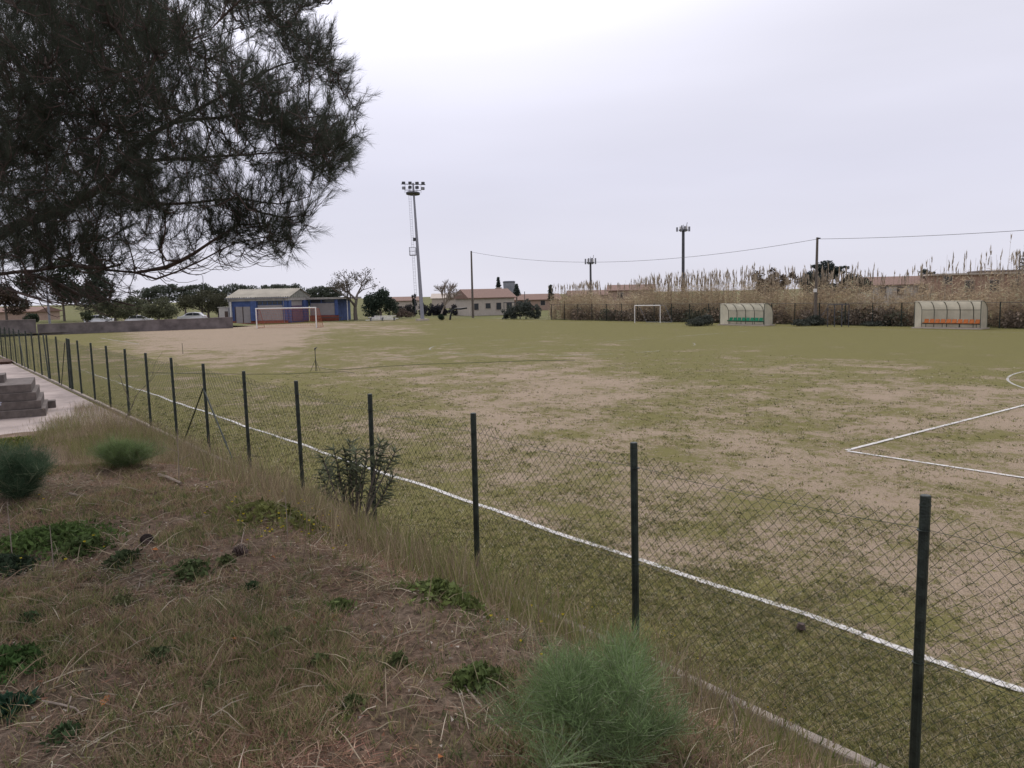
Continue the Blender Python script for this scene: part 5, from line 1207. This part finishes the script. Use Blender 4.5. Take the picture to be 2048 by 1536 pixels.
for i, (x, y) in enumerate([(455, 1130), (505, 1185), (240, 1210), (640, 1330), (130, 1480), (560, 1280), (700, 1420), (60, 1250), (430, 1390), (800, 1330)]):
    weed(['tiny weed right of the second cone', 'upright dark sprout near the middle of the bank', 'tiny olive weed left of the centre twigs', 'tiny pale weed at lower centre', 'olive tuft near the bottom left', 'tiny weed between centre and fence', 'grey weed low on the bank right of centre', 'tiny green weed by the left edge', 'tiny weed below the forked twig', 'tiny weed at the foot of the dry grass'][i], x, y, .05 + .02 * (i % 3), 130, [(.09, .11, .045), (.05, .08, .035), (.12, .13, .06)][i % 3], .02, .045)

# pine cones
def cone(label, px, py, dark=1.0, s=.05):
    q, d = ground_hit(px, py); t = empty('pine_cone', label, 'pine cone', q, random.uniform(0, 6)); c = MB().tube([(0, 0, 0), (0, 0, s * .8), (0, 0, s * 1.7)], [s * .5, s * .55, s * .1], 8).build('core', m_bark, t)
    m = MB(); 
    for k in range(70):
        a = k * 2.4; z = s * 1.8 * k / 70; rr_ = s * (1.0 * math.sin(math.pi * (.18 + .75 * k / 70))); dr = np.array([math.cos(a), math.sin(a), 0]); sd_ = np.array([-math.sin(a), math.cos(a), 0]); b = dr * rr_ * .4 + (0, 0, z); e = dr * rr_ * 1.05 + (0, 0, z + s * .28); w = s * .22
        m.quad(b - sd_ * w * .6, b + sd_ * w * .6, e + sd_ * w, e - sd_ * w); m.quad(e - sd_ * w, e + sd_ * w, e + sd_ * w * .8 - (0, 0, s * .12), e - sd_ * w * .8 - (0, 0, s * .12))
    tag(m.build('scales', mat('cone scales', (.045 * dark, .032 * dark, .028 * dark), .8, .3, 30), t), kind='stuff'); t.rotation_euler = (R(75), R(20), random.uniform(0, 6)); t.location.z += s * .45
cone('nearly black open pine cone beside a leafy weed on the bank', 295, 1092, .9, .045)
cone('brown pine cone resting in the needles right of the black one', 495, 1112, 2.2, .05)
b = at(1602, 1263); tc_ = tag(MB().tube([(0, 0, 0), (0, 0, .04), (0, 0, .09)], [.015, .05, .035], 9).build('pine_cone', m_bark, loc=(b[0], b[1], 0)), 'small dark cone lying on the grass beyond the kerb', 'pine cone')

# twigs lying on the bank
m_twig = mat('bleached twig', (.27, .22, .18), .9, .2, 12)
def twig(label, pts, r=.006, fork=None):
    P = []
    for p in pts: q, d = ground_hit(*p); P.append(q + np.array([0, 0, r + .012]))
    t = MB().tube(P, [r * (1 - .5 * k / len(P)) for k in range(len(P))], 5)
    if fork: F_ = [ground_hit(*p)[0] + np.array([0, 0, r + .02]) for p in fork]; t.tube(F_, r * .6, 4)
    tag(t.build('dry_twig', m_twig), label, 'twig')
twig('long bleached stick lying left of the two cones', [(140, 992), (180, 1002), (230, 1008)], .012)
twig('curved pale twig with a side shoot at the lower left', [(85, 1410), (120, 1416), (150, 1424), (180, 1452)], .006, [(138, 1420), (143, 1404)])
twig('forked pale twig in the middle of the bank', [(360, 1195), (400, 1208), (440, 1218)], .005, [(357, 1190), (362, 1205), (345, 1228)])
twig('thin twig pointing down below the left pine cone', [(282, 1160), (278, 1180), (262, 1205)], .005)
twig('thin pale twig crossing the soil left of centre', [(240, 1165), (290, 1152), (330, 1118)], .004)
twig('thin twig slanting towards the centre of the bank', [(318, 1300), (360, 1275), (395, 1245)], .004)
twig('pale twig at the very bottom of the bank', [(350, 1520), (370, 1490), (382, 1465)], .004)
twig('long bent twig left of the large fennel', [(920, 1368), (950, 1405), (990, 1455), (1040, 1500)], .006)
twig('thin twig standing at the right of the second cone', [(480, 1105), (485, 1080), (490, 1058)], .004)
twig('thin twig along the left edge', [(60, 1182), (100, 1180), (125, 1178)], .004)
twig('pale branch lying in the dry grass left of the fence brace', [(318, 955), (335, 960), (362, 972)], .018)
for i, (x, y) in enumerate([(215, 1405), (590, 1245), (205, 1415), (470, 1285), (670, 1240), (310, 1105), (545, 1120), (880, 1525)]):
    q, d = ground_hit(x, y); tag(MB().poly([(-.022, 0, .01), (0, -.014, .018), (.024, 0, .012), (0, .015, .022)]).build('fallen_leaf', mat('orange leaf', (.42, .16, .05), .7, .2, 8), loc=q + np.array([0, 0, .01]), rot=(random.uniform(-.3, .3), random.uniform(-.3, .3), random.uniform(0, 6))),
        ['orange leaf near the curved twig', 'orange leaf in the needles right of centre', 'second orange leaf near the curved twig', 'orange leaf at the middle of the bank', 'orange leaf near the small bright weed', 'orange leaf beside the black cone', 'orange leaf right of the brown cone', 'orange leaf at the bottom edge left of the fennel'][i], 'leaf')
# upright dry stalks
def stalk(label, px, py, h, lean=(0, 0), br=3, r=.004):
    q, d = ground_hit(px, py); t = MB(); tip = np.array([lean[0] * h, lean[1] * h, h]); t.tube([(0, 0, -.02), tip * .5 + (.01, .0, 0), tip], [r, r * .8, r * .4], 4, cap=False)
    for k in range(br):
        u = .4 + .5 * k / max(1, br); b = tip * u; e = b + np.array([random.gauss(0, .1), random.gauss(0, .1), .12]) * h; t.tube([b, e], [r * .5, r * .3], 3, cap=False)
    tag(t.build('dry_stalk', m_twig, loc=q), label, 'stalk')
stalk('upright dry stalk before the path', 145, 868, .9, (.02, 0), 4, .007)
stalk('pale dry stalk left of the large fennel', 358, 965, .55, (.05, .02), 3, .006)
stalk('thin dry stalk at the left edge above the green mat', 25, 1120, .42, (0, 0), 2)
stalk('second thin dry stalk by the green mat', 108, 1150, .34, (.02, 0), 1)
stalk('dry stalk right of the large fennel', 1400, 1440, .28, (.0, 0), 2)
stalk('dry stalk in the bottom right grass', 1470, 1495, .3, (-.1, 0), 2)
stalk('dry stalk near the oleander', 575, 1080, .35, (0, 0), 3)

# bare sapling by the fence at left
sp_ = at(262, 850); sap = empty('bare_sapling', 'leafless twisted sapling leaning through the far bays of the fence', 'sapling', (sp_[0], sp_[1] - .3, 0)); random.seed(21)
m = MB(); branches(m, np.array([0, 0, 0.]), np.array([.25, .45, 1.0]), 1.0, .018, 3, .45, 2, .25, None, 3, .75); m.build('branches', m_barkl, sap); random.seed(9)

# oleander shrub by the fourth post
def oleander():
    q = colm(712, 11.3, 0); q[2] = float(bank_z(q[0], q[1])); t = empty('oleander_shrub', 'leggy oleander shrub with narrow grey green leaves against the fence post', 'shrub', q); m = MB(); acc = Acc(); random.seed(31)
    heads = []
    for (x, y) in [(645, 915), (640, 950), (668, 900), (690, 905), (700, 885), (712, 900), (735, 900), (770, 890), (790, 905), (765, 925), (785, 955), (775, 985), (745, 975), (700, 940), (675, 945), (725, 940), (655, 985), (720, 960), (690, 975), (760, 885), (706, 925), (660, 935)]:
        hd = atd(x, y, 11.3 + random.uniform(-.35, .35)) - q; st_ = np.array([random.uniform(-.12, .12), random.uniform(-.1, .1), 0]); mid = hd * .45 + np.array([0, 0, .05]) + st_ * .5; m.tube([st_, mid, hd], [.018, .013, .008], 5, cap=False); heads.append(hd)
        D = hd - mid; D /= np.linalg.norm(D)
        for lv in range(6):
            for k in range(7):
                b = hd - D * .05 * lv * 1.3; dr = rng.normal(size=3); dr -= D * (dr @ D); dr /= np.linalg.norm(dr); v = (D * random.uniform(.1, .9) + dr) ; v /= np.linalg.norm(v); v *= random.uniform(.12, .20)
                V, Fc, kk = blades(b[None], v[None], .022, bend=.02); acc.add(V, Fc, np.array([[.115, .130, .082]]) * random.uniform(.6, 1.6), kk)
    m.build('stems', m_barkl, t); tag(link('leaves', acc.mesh('leaves'), m_blade, t), kind='stuff')
oleander()
# green plastic hoop in the grass
c = atd(1362, 1462, 4.25); 
hp = [c + RT * .075 * math.cos(a) + (UP * .5 + FW * .86) * .075 * math.sin(a) for a in np.linspace(0, 2 * math.pi, 24)]
c[2] = max(c[2], float(bank_z(c[0], c[1])) + .03)
tag(MB().tube(hp, .005, 6).build('plastic_hoop', mat('pale teal plastic', (.10, .26, .24), .5, .1, 5)), 'pale teal plastic hoop lying in the grass beside the large fennel', 'hoop')
# white scrap caught at the oleander
b = atd(766, 993, 11.9); o = link('paper_scrap', lump(.09, 13, (1.6, 1, .6)), mat('white paper', (.62, .6, .58), .8, .05, 5)); o.location = tuple(b); o.location.z = .06; tag(o, 'white crumpled scrap on the grass behind the oleander', 'litter')
